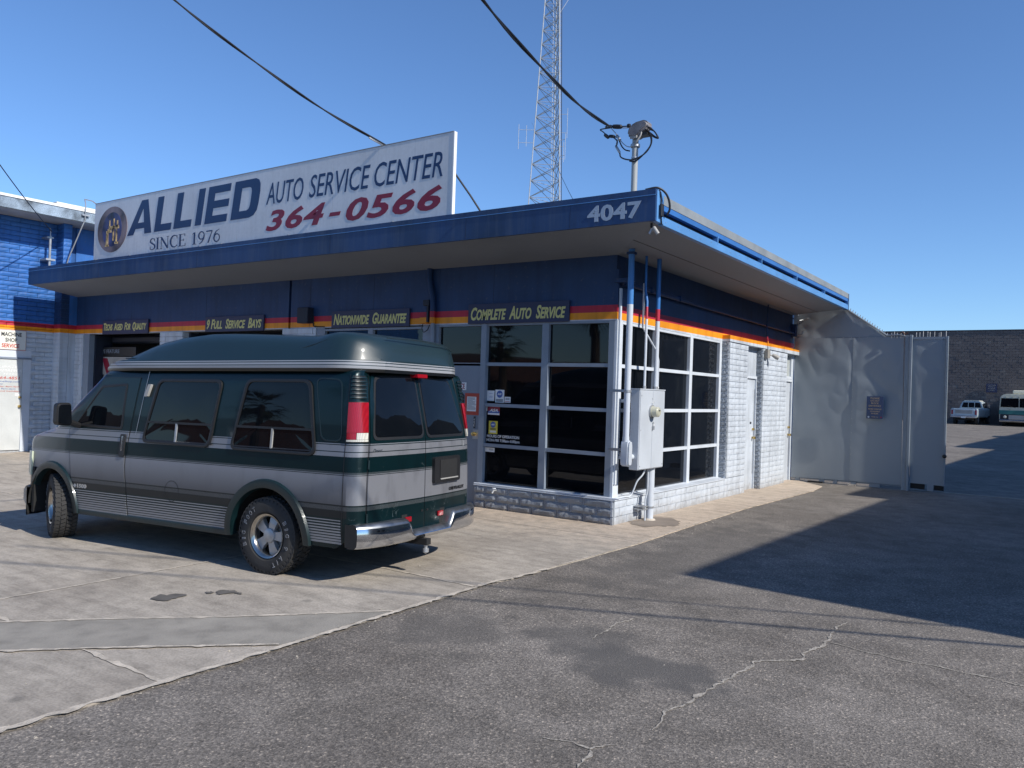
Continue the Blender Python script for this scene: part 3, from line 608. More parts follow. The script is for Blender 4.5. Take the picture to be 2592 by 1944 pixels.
q = MB().lathe([(0, .0), (.03, .0), (.045, .08), (.04, .13), (0, .13)], (0, 0, 0), 'x', 14).build('lamp_head', 'camgrey', slt, smooth=True, local=True)
q.location = (.02, .12, .02); q.rotation_euler = (0, .5, .5)
MB().tube([(.17, 5.98, 2.58), (.2, 6.02, 2.56), (.22, 6.06, 2.56)], .012, 8).build('lamp_arm', 'camgrey', slt)
# security camera under the eave corner
cm = thing('security_camera', (1.06, -1.16, 3.56), 'white security camera under the eave corner below 4047', 'camera')
MB().tube([(1.02, -1.15, 3.645), (1.02, -1.15, 3.60), (1.05, -1.17, 3.57)], .014, 8).build('bracket', 'black', cm)
q = MB().lathe([(0, -.07), (.035, -.07), (.037, .06), (.030, .08), (0, .08)], (0, 0, 0), 'z', 16).build('housing', 'camgrey', cm, smooth=True, local=True); q.rotation_euler = (0, -.6, .4); q.scale = (.62,)*3; q.location = (.04, -.04, -.02)
q = MB().lathe([(0, -.04), (.02, -.04), (.022, .04), (0, .05)], (0, 0, 0), 'z', 12).build('lamp', 'steel', cm, smooth=True, local=True); q.rotation_euler = (0, .5, .3); q.scale = (.8,)*3; q.location = (-.03, -.02, -.02)
# hose bib
hb = thing('hose_bib', (-1.737, -P_-.02, .27), 'small outdoor tap on the front brick base beside the van', 'tap')
MB().tube([(-1.737, -P_+.02, .285), (-1.737, -P_-.07, .285), (-1.737, -P_-.10, .25)], .014, 8).build('spout', 'steel', hb, smooth=True); MB().lathe([(0, .0), (.028, .0), (.028, .012), (0, .012)], (-1.737, -P_-.055, .31), 'z', 12).build('handle', 'framew', hb)
MB().tube([(-2.15, -P_+.02, .352), (-1.0, -P_+.02, .352), (.10, -P_+.02, .354), (.125, -.10, .353), (.125, .15, .356), (.16, .30, .37), (.22, .34, .55), (.27, .40, .64), (.29, .45, .725)], .011, 8, curve=5).build('wall_cable', 'framew', shop, smooth=True)

# ------------------------------------------------------------------ signs on the building
def sign(name, label, x0, x1, z0, z1, m, y=-.012, t=.02, cat='sign', group=None, parts=None):
    o = thing(name, ((x0+x1)/2, y, z0), label, cat, group); bx('board', m, o, x0, x1, y-t, y, z0, z1, bevel=.002); return o
def banner(label, x0, x1, z0, z1, txt, m1, m2):
    o = sign('wall_sign', label, x0, x1, z0, z1, 'navyboard', y=-.006, t=.03, group='navy slogan boards along the facade')
    lettering(txt, x1-x0-.11, (z1-z0)*.66, (x0+.055, -.0365, z0+(z1-z0)*.17), X, Z, 'yellowtxt', o, bold=.03, shear=.25, smallcaps=.82)
banner('navy board reading Complete Auto Service, above the windows left of the corner', -2.43, -.69, 2.675, 2.965, 'Complete  Auto  Service', 0, 0)
banner('navy board reading Nationwide Guarantee, above the windows behind the van', -5.36, -3.60, 2.668, 2.95, 'Nationwide  Guarantee', 0, 0)
banner('navy board reading 9 Full Service Bays, over the second bay', -8.91, -7.15, 2.656, 2.945, '9 Full  Service  Bays', 0, 0)
banner('navy board reading Techs Aged For Quality, leftmost of the slogan boards', -12.69, -10.90, 2.662, 2.958, 'Techs  Aged  For  Quality', 0, 0)
e = sign('door_sign', 'small white entrance sign with red letters on the grey front door', -2.86, -2.45, 1.695, 1.81, 'white', y=.009, t=.006)
lettering('ENTRANCE', .36, .078, (-2.835, .0028, 1.713), X, Z, 'crimson', e, bold=.012)
e = sign('notice', 'red bordered paper notice on the front door', -2.47, -2.20, 1.33, 1.652, 'redpaper', y=.009, t=.004, cat='notice')
bx('paper', 'white', e, -2.425, -2.255, .0035, .005, 1.385, 1.60)
t_ = MB()
for i in range(17): t_.box(-2.415, -2.27+.01*math.sin(i*5.1)-(.06 if i in (4, 11) else 0), .0028, .0035, 1.585-i*.011, 1.589-i*.011)
t_.build('print', 'darktext', e)
bx('notice_board', 'black', None, -2.66, -2.50, .002, .009, 1.40, 1.64); tag(bpy.data.objects['notice_board'], 'small black panel on the front door beside the red notice', 'notice')
# stickers on the glass
def sticker(label, x0, z0, x1, z1, m, build=None, y=.047):
    o = thing('sticker', ((x0+x1)/2, y, z0), label, 'sticker', 'stickers on the front window'); bx('card', m, o, x0, x1, y-.003, y, z0, z1)
    yy = y-.0032
    if build: build(o, yy)
def rows_(o, yy, x0, x1, zs, m='darktext', t=.006):
    k = MB()
    for z_ in zs: k.box(x0, x1, yy-.0006, yy, z_, z_+t)
    k.build('print', m, o)
sticker('plain white card, leftmost sticker on the second window row', -2.095, 1.55, -1.957, 1.70, 'white', lambda o, y: rows_(o, y, -2.05, -1.985, (1.60, 1.615, 1.655), 'bluetext', .004))
def ase(o, yy, cx, cz, r):
    MB().lathe([(0, 0), (r, 0), (r, .0015), (0, .0015)], (cx, yy-.0015, cz), 'y', 24).build('disc', 'bluetext', o)
    for k in range(20):
        pass
    lettering('ASE', r*1.45, r*.55, (cx-r*.72, yy-.0018, cz-r*.25), X, Z, 'white', o, bold=.03, shear=.25, depth=.001)
def f1(o, yy): ase(o, yy, -1.862, 1.652, .052); rows_(o, yy, -1.925, -1.80, (1.572, 1.557, 1.543), t=.008)
sticker('white card with blue gear shaped ASE seal on the second window row', -1.941, 1.53, -1.783, 1.716, 'white', f1)
sticker('smallest white card on the second window row, right of the blue seal', -1.772, 1.534, -1.668, 1.617, 'white', lambda o, y: (rows_(o, y, -1.755, -1.685, (1.575, 1.59), t=.007), rows_(o, y, -1.76, -1.68, (1.545,), 'redtext', .008)))
def f2(o, yy):
    bx('band', 'bluetext', o, -2.064, -1.855, yy-.0008, yy, 1.373, 1.405); bx('band', 'white', o, -2.064, -1.855, yy-.0008, yy, 1.349, 1.373); bx('band', 'crimson', o, -2.064, -1.855, yy-.0008, yy, 1.405, 1.462)
    lettering('ASA', .15, .042, (-2.035, yy-.0012, 1.393), X, Z, 'white', o, bold=.03, shear=.3, depth=.001)
sticker('red white and blue ASA sticker on the third window row', -2.067, 1.347, -1.852, 1.468, 'redpaper', f2)
sticker('narrow white strip sticker at the left edge beside the red and blue one', -2.103, 1.40, -2.078, 1.465, 'white')
def f3(o, yy): ase(o, yy, -1.962, 1.205, .045); rows_(o, yy, -2.01, -1.912, (1.145, 1.13), t=.009); bx('panel', 'cream', o, -2.015, -1.905, yy-.001, yy, 1.09, 1.118)
sticker('tall yellow card with dark round ASE seal on the third window row', -2.039, 1.07, -1.882, 1.258, 'ywsign', f3)
sticker('wide white card at the top of the bottom window row', -2.09, .806, -1.923, .868, 'white', lambda o, y: rows_(o, y, -2.02, -1.94, (.83, .845), t=.006))
ho = text_mb('HOURS OF OPERATION', .57, .042, (-2.066, .044, 1.018), X, Z, depth=.001, bold=.015); text_mb('MON-FRI 7:30am-5:00pm', .585, .052, (-2.072, .044, .947), X, Z, depth=.001, bold=.015, mb=ho)
tag(ho.build('window_lettering', 'white', fix=False), 'white opening hours lettering on the third window row', 'lettering')
# bay sign
b_ = thing('bay_sign', (-12.7, .4, 1.5), 'dark we feature banner with white K board inside the leftmost bay', 'sign')
bx('board', 'black', b_, -13.45, -11.9, .30, .33, 2.20, 2.40); lettering('WE FEATURE', .80, .085, (-13.36, .298, 2.265), X, Z, 'frame', b_, bold=.01)
bx('board', 'camgrey', b_, -13.38, -11.9, .30, .33, 1.2, 2.18); MB().prism([(0, 0), (.22, 0), (.70, -.75), (.46, -.75)], (-13.28, .299, 2.15), X, Z, (0, -1, 0), .004).build('red_mark', 'crimson', b_)
lettering('Ke', .5, .26, (-13.34, .298, 1.52), X, Z, 'black', b_, bold=.03, shear=.3)
# roof sign
rs = thing('roof_sign', (-6.4, -1.19, 3.99), 'long white ALLIED auto service center sign board standing on the front roof edge', 'sign')
SX0, SX1, SZ0, SZ1, SY = -10.945, -1.86, 3.99, 5.118, -1.20
cuts = [SX0, -8.717, -6.424, -4.152, SX1]
for a, b in zip(cuts, cuts[1:]): bx('sign_panel', 'sign', rs, a+.002, b-.002, SY, SY+.03, SZ0, SZ1)
bx('sign_edge', 'white', rs, SX1, SX1+.018, SY-.006, SY+.05, SZ0, SZ1+.004); bx('sign_edge', 'signframe', rs, SX0, SX1, SY-.004, SY+.04, SZ1, SZ1+.012)
for a in (-9.8, -7.2, -4.6, -2.6): MB().tube([(a, SY+.04, 4.9), (a, SY+1.0, 3.94)], .02, 6).build('brace', 'fascia', rs)
def slant(poly, x0, z0, w_, h_, sh): return [(x0+p[0]*w_+p[1]*h_*sh, z0+p[1]*h_) for p in poly]
def glyph(poly, x0, z0, w_, h_, m='navy', sh=.32, holes=None):
    pts = slant(poly, x0, z0, w_, h_, sh); mb = MB(); bm = bmesh.new()
    return pts
NL = MB()
def put(poly, x0, w_, z0=4.36, h_=.60, sh=.33):
    NL.prism(slant(poly, x0, z0, w_, h_, sh), (0, SY-.001, 0), X, Z, (0, -1, 0), .004)
LZ, LH = 4.386, .626
A_ = lambda p: (p[0], LZ+p[1]*LH)
for d_, q in ((.0035, [(-9.748, 0), (-9.54, 0), (-9.12, 1), (-9.277, 1)]), (.004, [(-9.165, 0), (-8.939, 0), (-9.07, 1), (-9.235, 1)]), (.0045, [(-9.50, .17), (-9.10, .17), (-9.13, .34), (-9.43, .34)])):
    NL.prism([A_(p) for p in q], (0, SY-.001, 0), X, Z, (0, -1, 0), d_)
def put(poly, x0, w_): NL.prism(slant(poly, x0, LZ, w_, LH, .18), (0, SY-.001, 0), X, Z, (0, -1, 0), .004)
for x0_, w_ in ((-8.853, .55), (-8.245, .545)): put([(0, 0), (.34, 0), (.34, 1), (0, 1)], x0_, w_); put([(.34, 0), (.96, 0), (.96, .20), (.34, .20)], x0_, w_)
put([(0, 0), (1, 0), (1, 1), (0, 1)], -7.603, .178)
put([(0, 0), (.30, 0), (.30, 1), (0, 1)], -7.325, .64)
for q in (0, .40, .80): put([(.30, q), (.95, q), (.95, q+.20), (.30, q+.20)], -7.325, .64)
put([(0, 0), (.30, 0), (.30, 1), (0, 1)], -6.603, .66)
out = [(.30, 0), (.72, 0), (.90, .05), (1.0, .17), (1.03, .36), (1.03, .66), (1.0, .84), (.93, .95), (.80, 1), (.30, 1)]
inn = [(.30, .20), (.60, .20), (.67, .23), (.70, .3), (.71, .4), (.71, .6), (.70, .7), (.67, .77), (.60, .80), (.30, .80)]
for i in range(len(out)-1): put([out[i], out[i+1], inn[i+1], inn[i]], -6.603, .66)
NL.build('lettering_allied', 'navy', rs)
for t_, a, b in (('AUTO', -5.691, -4.81), ('SERVICE', -4.677, -3.385), ('CENTER', -3.30, -2.03)): lettering(t_, b-a, .345, (a, SY-.0005, 4.545), X, Z, 'navy', rs, 'lettering', shear=.20, bold=.002)
for t_, a, b, z_, h_ in (('364', -5.68, -4.31, 4.115, .335), ('-', -4.22, -3.965, 4.215, .058), ('0566', -3.86, -2.03, 4.105, .335)): lettering(t_, b-a, h_, (a, SY-.0005, z_), X, Z, 'crimson', rs, 'lettering', shear=.26, bold=.028, spacing=1.08)
# serif line, strokes drawn one by one
SM = MB()
def stroke(pts, ws, x0, z0, H, k=1):
    n = len(pts); L_ = []; R_ = []
    for i, (px, pz) in enumerate(pts):
        a = pts[max(i-1, 0)]; b = pts[min(i+1, n-1)]; d = math.hypot(b[0]-a[0], b[1]-a[1]) or 1; nx, nz = -(b[1]-a[1])/d, (b[0]-a[0])/d; ww = ws[i] if isinstance(ws, list) else ws
        L_.append((x0+(px+nx*ww/2)*H, z0+(pz+nz*ww/2)*H)); R_.append((x0+(px-nx*ww/2)*H, z0+(pz-nz*ww/2)*H))
    yy = SY-.004-.0004*k
    for i in range(n-1):
        SM.add([(L_[i][0], yy, L_[i][1]), (R_[i][0], yy, R_[i][1]), (R_[i+1][0], yy, R_[i+1][1]), (L_[i+1][0], yy, L_[i+1][1])], [(0, 1, 2, 3)])
def arc(cx, cz, rx, rz, a0, a1, n=14): return [(cx+rx*math.cos(math.radians(a0+(a1-a0)*i/n)), cz+rz*math.sin(math.radians(a0+(a1-a0)*i/n))) for i in range(n+1)]
tk, tn = .13, .045
def gl(ch, x):
    H, z0 = .215, 4.06; S_ = lambda p, ww, k=1: stroke(p, ww, x, z0, H, k)
    vary = lambda n, hi=tk, lo=tn: [lo+(hi-lo)*abs(math.sin(math.pi*i/n)) for i in range(n+1)]
    if ch == 'S': S_(arc(.25, .75, .19, .22, 30, 200)+arc(.25, .27, .21, .24, 90, -150)[3:], [tn, .05, .05, .06, .06, .07, .08, .09, .1, .1, .1, .1, .1, .1, .11]+[.12]*3+[.11, .1, .08, .07, .06, .06, .05, .05, .05][:9], 1); S_([(.42, .72), (.42, .96)], tn, 2); S_([(.06, .3), (.06, .04)], tn, 2); return .56
    if ch == 'I': S_([(.14, .02), (.14, .98)], tk); S_([(.0, .02), (.28, .02)], tn, 2); S_([(0, .98), (.28, .98)], tn, 3); return .36
    if ch == 'N': S_([(.1, 0), (.1, .98)], tn); S_([(.66, 0), (.66, .98)], tn); S_([(.1, .96), (.66, .02)], tk, 2); S_([(0, .02), (.2, .02)], tn, 3); S_([(0, .98), (.14, .98)], tn, 4); S_([(.56, .98), (.76, .98)], tn, 5); return .86
    if ch == 'C': S_(arc(.36, .5, .32, .48, 50, 310, 18), vary(18)); S_([(.58, .7), (.58, .96)], tn, 2); S_([(.58, .06), (.58, .2)], tn, 3); return .72
    if ch == 'E': S_([(.12, .02), (.12, .98)], tk); S_([(0, .02), (.56, .02)], tn, 2); S_([(0, .98), (.52, .98)], tn, 3); S_([(.12, .5), (.42, .5)], tn, 4); S_([(.54, .02), (.56, .22)], tn, 5); S_([(.50, .98), (.51, .8)], tn, 6); S_([(.42, .42), (.42, .6)], tn, 7); return .66
    if ch == '1': S_([(.2, .02), (.2, .98)], tk); S_([(.06, .02), (.36, .02)], tn, 2); S_([(.04, .84), (.2, .97)], tn, 3); return .50
    if ch == '9': S_(arc(.26, .66, .21, .30, 0, 360, 20), vary(20, .1, .06)); S_([(.47, .66), (.43, .35), (.3, .12), (.08, .0)], [.1, .09, .07, .04], 2); return .60
    if ch == '7': S_([(.03, .93), (.50, .93)], .1); S_([(.49, .95), (.2, .0)], [.05, .1], 2); return .58
    if ch == '6': S_(arc(.27, .32, .21, .30, 0, 360, 20), vary(20, .1, .06)); S_([(.06, .32), (.1, .62), (.22, .84), (.46, .98)], [.1, .09, .07, .04], 2); return .60
    return .42
tot = sum({'S': .56, 'I': .36, 'N': .86, 'C': .72, 'E': .66, '1': .5, '9': .6, '7': .58, '6': .6, ' ': .42}[c] for c in 'SINCE 1976'); kx = 2.135/(tot*.215)
st_ = len(SM.v); xx = -8.975; x_ = 0
for ch in 'SINCE 1976':
    n0 = len(SM.v); x_ += gl(ch, x_)*.215
SM.v = [(-8.975+v[0]*kx, v[1], v[2]) for v in SM.v]
SM.build('lettering_since', 'navy', rs, fix=False)
# oval emblem: bronze rim, navy field, brass fitting picture
cx, cz_ = -10.28, 4.56
ov = lambda rx, rz, n=40: [(cx+rx*math.cos(2*math.pi*i/n), cz_+rz*math.sin(2*math.pi*i/n)) for i in range(n)]
MB().prism(ov(.53, .44), (0, SY-.001, 0), X, Z, (0, -1, 0), .006).build('emblem_rim', mat('printed_bronze_rim', (.20, .15, .15), .4, var=.6, vs=2.2), rs)
MB().prism(ov(.345, .33), (0, SY-.0075, 0), X, Z, (0, -1, 0), .003).build('emblem_field', mat('printed_navy_field', (.045, .055, .15), .4, var=.7, vs=4), rs)
em = MB()
for (a, b, c, d) in ((-.20, -.12, -.30, -.02), (-.23, -.09, -.32, -.29), (-.15, -.02, -.06, .02), (-.06, .25, .0, .05), (.03, .08, -.22, .03), (.14, .19, -.27, .0), (.11, .22, -.29, -.25), (-.1, -.07, .02, .18), (.05, .09, .05, .2), (.17, .21, .03, .16), (-.12, .24, .045, .065)):
    em.box(cx+a, cx+b, SY-.0145, SY-.0105, cz_+c, cz_+d)
em.build('emblem_figure', mat('printed_brass_figure', (.55, .38, .16), .4, var=.8, vs=9), rs)
for i, xx in enumerate((-10.8, -9.6, -7.4, -6.8, -5.1, -2.9)):
    bx('clip', 'steel', rs, xx, xx+.03, SY-.05, SY, 3.985, 4.012)

# ------------------------------------------------------------------ electric service on the corner
mt = thing('electric_meter_box', (.30, .435, .725), 'tall grey electric meter cabinet with round glass meter beside the corner post', 'meter box')
bx('cabinet', 'boxg', mt, .235, .365, .055, .82, .73, 1.775, bevel=.006); bx('lid', 'boxg', mt, .23, .372, .045, .83, 1.775, 1.79)
bx('door', 'boxg', mt, .366, .372, .065, .435, .74, 1.765, bevel=.002); bx('door', 'boxg', mt, .366, .372, .443, .81, .74, 1.765, bevel=.002)
MB().lathe([(.0, .115), (.05, .115), (.068, .10), (.072, .03), (.078, .03), (.078, 0)], (.372, .40, 1.49), 'x', 28).build('meter_glass', mat('meter_glass', (.50, .49, .38), .12, coat=1), mt, smooth=True)
MB().lathe([(.0, .0), (.088, .0), (.088, .02), (.07, .02)], (.372, .40, 1.49), 'x', 28).build('meter_ring', 'steel', mt, smooth=True)
bx('register', 'darktext', mt, .488, .4895, .375, .425, 1.50, 1.515); bx('hasp', 'steel', mt, .372, .40, .425, .455, 1.25, 1.30, bevel=.004); MB().tube([(.39, .44, 1.30), (.39, .455, 1.33), (.385, .44, 1.35)], .006, 6).build('padlock_shackle', 'steel', mt)
MB().tube([(.39, .395, 1.60), (.395, .41, 1.625), (.39, .425, 1.60)], .004, 6).build('seal_wire', 'steel', mt)
for q in ((.09, 1.7), (.42, 1.66), (.09, .78), (.78, .78), (.09, 1.25)): MB().lathe([(0, .004), (.008, .004), (.008, 0)], (.372, q[0], q[1]), 'x', 8).build('screw', 'steel', mt)
bx('bracket', 'boxg', mt, .0, .235, .12, .16, 1.60, 1.64); bx('bracket', 'boxg', mt, .0, .235, .12, .16, .85, .89)
PX, PY = .285, -.15
sm = thing('service_mast', (PX, PY, .8), 'thick electric service conduit rising from the meter through the eave to a weatherhead', 'conduit')
def vpaint(name, zw, zr=None):
    """pipe banded like the wall behind it, its blue at sunlit brightness"""
    m, nt, b = newmat(name); setin(b, rough=.4); g = nt.nodes.new('ShaderNodeNewGeometry'); s = nt.nodes.new('ShaderNodeSeparateXYZ'); nt.links.new(g.outputs['Position'], s.inputs[0])
    st = [(0, (.56, .60, .65))]
    if zr: st += [(zw/6, RED), (zr/6, (.03, .16, .46))]
    else: st += [(zw/6, (.05, .2, .5))]  # pipe blues brightened past the wall's navy, sunlight put into the colour
    st += [(4.1/6, (.35, .36, .35))]
    nt.links.new(ramp(nt, math_(nt, 'DIVIDE', s.outputs[2], 6.0), st, 'CONSTANT'), b.inputs['Base Color']); return m
MB().tube([(PX, PY, 1.10), (PX, PY, 4.99)], .040, 18).build('pipe', vpaint('mast_paint', 2.84), sm, smooth=True)
MB().lathe([(.044, 0), (.044, .08)], (PX, PY, 1.09), 'z', 18).build('coupling', 'pipeg', sm, smooth=True)
lb = MB(); pr = [(-.055, 0), (-.055, .22), (-.04, .285), (.04, .285), (.055, .22), (.055, 0), (.04, -.045), (-.04, -.045)]
lb.prism([(p[0], p[1]) for p in pr], (PX-.05, PY, .835), Y, Z, X, .115); lb.build('elbow_body', 'pipeg', sm, bevel=.016, seg=3, smooth=True)
lb = MB(); lb.prism([(p[0]*.85, .12+(p[1]-.12)*.9) for p in pr], (PX+.066, PY, .835), Y, Z, X, .006); lb.build('elbow_cover', 'boxg', sm, bevel=.003)
MB().tube([(PX-.01, PY+.04, .90), (PX-.01, .06, .90)], .036, 12).build('nipple', 'pipeg', sm, smooth=True)
for z_ in (1.75, .99):
    bx('strut', 'steel', sm, .03, PX+.03, PY-.01+.03, PY+.05, z_-.015, z_+.02); MB().lathe([(.044, -.015), (.048, -.015), (.048, .015), (.044, .015)], (PX, PY, z_), 'z', 16).build('pipe_clamp', 'steel', sm, smooth=True)
bx('strut', 'wallp', sm, 0.0, PX, PY+.10, PY+.14, 3.17, 3.22)
bx('strut_channel', 'framew', sm, .036, .062, .02, .06, .52, 3.1)
# weatherhead
wh = MB(); R_ = [(.198, 5.027), (.235, 4.995), (.307, 4.976), (.36, 5.0), (.397, 5.047), (.47, 5.085), (.492, 5.134), (.46, 5.175), (.42, 5.19), (.318, 5.18), (.24, 5.15), (.212, 5.10)]
wh.prism(R_, (0, PY-.085, 0), X, Z, Y, .17); wh.build('weatherhead', mat('weatherhead_metal', (.21, .195, .20), .5, var=.2, vs=8), sm, bevel=.022, seg=3, smooth=True)
bx('weatherhead_plate', 'black', sm, .30, .47, PY-.06, PY+.06, 5.0, 5.03); bx('weatherhead_clamp', 'camgrey', sm, .24, .34, PY-.075, PY-.055, 4.97, 5.01, bevel=.006)
MB().lathe([(.05, 0), (.062, .01), (.062, .04), (.05, .05)], (PX, PY, 4.87), 'z', 16).build('clamp_ring', 'steel', sm, smooth=True)
MB().lathe([(.042, 0), (.047, 0), (.047, .02), (.042, .02)], (PX, PY, 4.73), 'z', 16).build('clamp_ring', 'steel', sm, smooth=True)
W3 = lambda *p: [(a, PY+d, z) for a, z, d in p]
def wire(name, pts, r, m='cable'): MB().tube(pts, r, 6, curve=6).build(name, m, sm, smooth=True)
wire('drip_loop', W3((.44, 5.08, -.02), (.51, 5.0, -.03), (.527, 4.88, -.04), (.46, 4.765, -.06), (.33, 4.695, -.09), (.22, 4.705, -.09), (.12, 4.755, -.07), (.085, 4.82, -.04), (.04, 4.88, -.02), (.014, 4.93, 0), (.02, 5.0, 0), (-.05, 5.066, 0)), .0095)
wire('drip_loop', W3((.42, 5.07, .03), (.485, 4.99, .02), (.50, 4.88, .0), (.44, 4.77, -.04), (.33, 4.68, -.06), (.24, 4.69, -.06)), .0095)
wire('drip_loop', W3((.46, 5.10, .0), (.50, 5.085, -.02), (.575, 5.01, -.03), (.605, 4.945, -.03), (.56, 4.97, -.02), (.49, 5.03, 0), (.45, 5.06, 0)), .009)
wire('drip_loop', W3((.46, 5.09, .04), (.53, 5.05, .04), (.585, 4.96, .04), (.52, 4.985, .03), (.46, 5.05, .02)), .008)
wire('drip_loop', W3((.21, 4.84, .0), (.15, 4.86, -.01), (.10, 4.91, -.01), (.06, 4.98, 0), (.03, 5.04, 0), (-.05, 5.07, .01)), .009)
wire('ground_wire', W3((.39, 5.06, -.05), (.385, 5.0, -.06), (.34, 4.93, -.07), (.30, 4.89, -.05)), .012, 'camgrey')
wire('tie_wire', W3((-.083, 5.189, 0), (-.16, 5.209, .0), (-.10, 5.225, .01), (-.05, 5.205, 0)), .008)
wire('tie_wire', W3((-.083, 5.187, 0), (-.23, 5.188, 0), (-.19, 5.15, 0), (-.14, 5.10, 0)), .008)
wire('tie_wire', W3((.08, 5.178, 0), (.15, 5.17, 0), (.22, 5.16, 0)), .008); wire('tie_wire', W3((.08, 5.165, .02), (.15, 5.155, .02), (.22, 5.145, 0)), .006, 'steel')
wire('messenger_wire', W3((-.083, 5.19, 0), (-.01, 5.11, 0), (.03, 5.06, 0), (.08, 4.985, 0), (.16, 4.91, 0), (.24, 4.885, 0)), .006, 'steel'); wire('messenger_wire', W3((.045, 5.03, 0), (.012, 4.97, 0), (.02, 4.91, 0)), .006, 'steel')
def oblong(name, a, b, r, m):
    a, b = Vector(a), Vector(b); d = b-a; MB().tube([a, a+d*.12, a+d*.5, a+d*.88, b], [r*.4, r*.9, r, r*.9, r*.4], 10).build(name, m, sm, smooth=True)
oblong('splice_cover', (-.06, PY, 5.20), (.09, PY, 5.172), .030, 'cable'); oblong('splice_cover', (-.17, PY, 5.115), (-.10, PY, 5.055), .024, 'cable'); oblong('splice_cover', (-.11, PY+.01, 5.085), (-.02, PY+.01, 5.065), .022, 'cable')
oblong('splice_cover', (.17, PY-.02, 5.168), (.22, PY-.02, 5.16), .026, 'cable')
oblong('wedge_clamp', (.005, PY, 5.085), (.075, PY, 4.99), .018, 'steel'); oblong('wedge_clamp', (.01, PY-.02, 4.935), (.09, PY-.04, 4.82), .018, 'steel')
bx('top_anchor', 'wallp', sm, PX-.05, PX+.05, PY-.05, PY+.05, 3.50, 3.53)
c2 = thing('conduit_run', (.3, .5, .0), 'thinner painted conduits standing on top of the meter cabinet and one thick pipe below it', 'conduit')
CP = vpaint('conduit_paint', 2.70, 2.86)
MB().tube([(.285, .345, 1.79), (.285, .345, 2.95), (.25, .36, 3.1), (.25, .36, 3.56)], .017, 10).build('pipe', CP, c2, smooth=True)
MB().tube([(.285, .69, 1.79), (.285, .69, 3.58)], .031, 14).build('pipe', CP, c2, smooth=True)
MB().tube([(.285, .76, 1.79), (.285, .76, 2.18), (.28, .72, 2.30), (.25, .44, 2.52), (.22, .37, 2.62), (.22, .37, 3.2)], .013, 8).build('pipe', 'pipeg', c2, smooth=True)
for (y_, r_) in ((.345, .023), (.69, .037), (.76, .018)): MB().lathe([(r_, 0), (r_, .035), (r_*.8, .04)], (.285, y_, 1.79), 'z', 12).build('hub', 'steel', c2, smooth=True)
MB().tube([(.265, .665, .0), (.265, .665, .73)], .052, 20).build('pipe', 'pipeg', c2, smooth=True); MB().lathe([(.052, 0), (.09, 0), (.075, .02), (.052, .025)], (.265, .665, .012), 'z', 16).build('pipe_base', 'grit', c2)
MB().tube([(.27, .575, .73), (.27, .575, .42), (.245, .57, .30), (.25, .56, .17), (.25, .56, .01)], .012, 8).build('pipe', 'pipeg', c2, smooth=True)
bx('strut', 'steel', c2, P_, .27, .46, .60, .165, .18); bx('strut', 'steel', c2, P_, .27, .46, .60, .20, .215)
MB().lathe([(.053, -.012), (.058, -.012), (.058, .012), (.053, .012)], (.265, .665, .19), 'z', 16).build('pipe_clamp', 'steel', c2, smooth=True)
bx('ground_rod_box', 'steel', c2, .22, .245, .76, .82, .44, .72); 
# cables
def cable(name, label, pts, r, sag=0, n=24, strands=1, m='cable', grp=None):
    out = []
    for k in range(len(pts)-1):
        a, b = Vector(pts[k]), Vector(pts[k+1])
        for i in range(n):
            t = i/n; p = a.lerp(b, t); p.z -= sag*4*t*(1-t); out.append(p)
    out.append(Vector(pts[-1])); mb = MB()
    for s_ in range(strands):
        mb.tube([p+Vector((math.cos(i*.22+s_*2.1), math.sin(i*.22+s_*2.1)*.4, math.sin(i*.22+s_*2.1)))*(r*1.1 if strands > 1 else 0) for i, p in enumerate(out)], r, 6)
    return tag(mb.build(name, m, smooth=True, fix=False), label, 'cable', grp)
RAY = lambda t, d: CAM+Vector(d)*t
def curve_pts(P0, P1, P2, n=16):
    # curve through P0 -> P1 (visible) and on to P2 overhead behind the camera
    P0, P1, P2 = map(Vector, (P0, P1, P2)); out = []
    for i in range(n+1):
        t = i/n; out.append(P0.lerp(P1, t)-Vector((0, 0, .13*4*t*(1-t)*(P1-P0).length/4)))
    for i in range(1, n+1): out.append(P1.lerp(P2, i/n))
    return out
def cable2(label, P0, P1, P2, r, strands):
    pts = curve_pts(P0, P1, P2); mb = MB()
    for s_ in range(strands): mb.tube([p+Vector((math.cos(i*.6+s_*2.1), 0, math.sin(i*.6+s_*2.1)))*(r*1.15 if strands > 1 else 0)*(0 if i == 0 and strands == 1 else 1) for i, p in enumerate(pts)], r, 6)
    return tag(mb.build('overhead_cable', 'cable', smooth=True, fix=False), label, 'cable')
p1 = RAY(7.5, (-.6109, .787, .4871)); cable2('twisted black service cable running from the weatherhead up over the tower', (-.083, PY, 5.19), p1, p1+(p1-Vector((-.083, PY, 5.19)))*4.5+Vector((0, 0, 1.5)), .011, 2)
p1 = RAY(10, (-.926, .5676, .4742)); cable2('black cable sagging from the top of the ALLIED sign to the upper left', (-3.13, -1.16, 5.13), p1, p1+(p1-Vector((-3.13, -1.16, 5.13)))*5, .010, 2)
MB().tube([(-3.15, -1.16, 5.13), (-3.25, -1.38, 5.21)], .022, 8).build('cable_end', 'white', rs)
MB().tube([(-2.1, -1.13, 4.85), (-1.72, -.98, 4.30), (-1.50, -.9, 3.96)], .014, 6).build('cable_tail', 'cable', rs)
p1 = Vector((-10.8, -3.0, 5.43)); cable('overhead_cable', 'thin cable dropping to the short mast at the left end of the roof', [(-13.95, -.60, 4.95), p1, (7.8, -17.4, 8.4)], .010, .03, 10)
cable('overhead_cable', 'faint thin wire behind the right end of the ALLIED sign', [(-1.3, 2.0, 4.0), (-14, 20, 12.5), (-42, 60, 30)], .008, .2, 10)
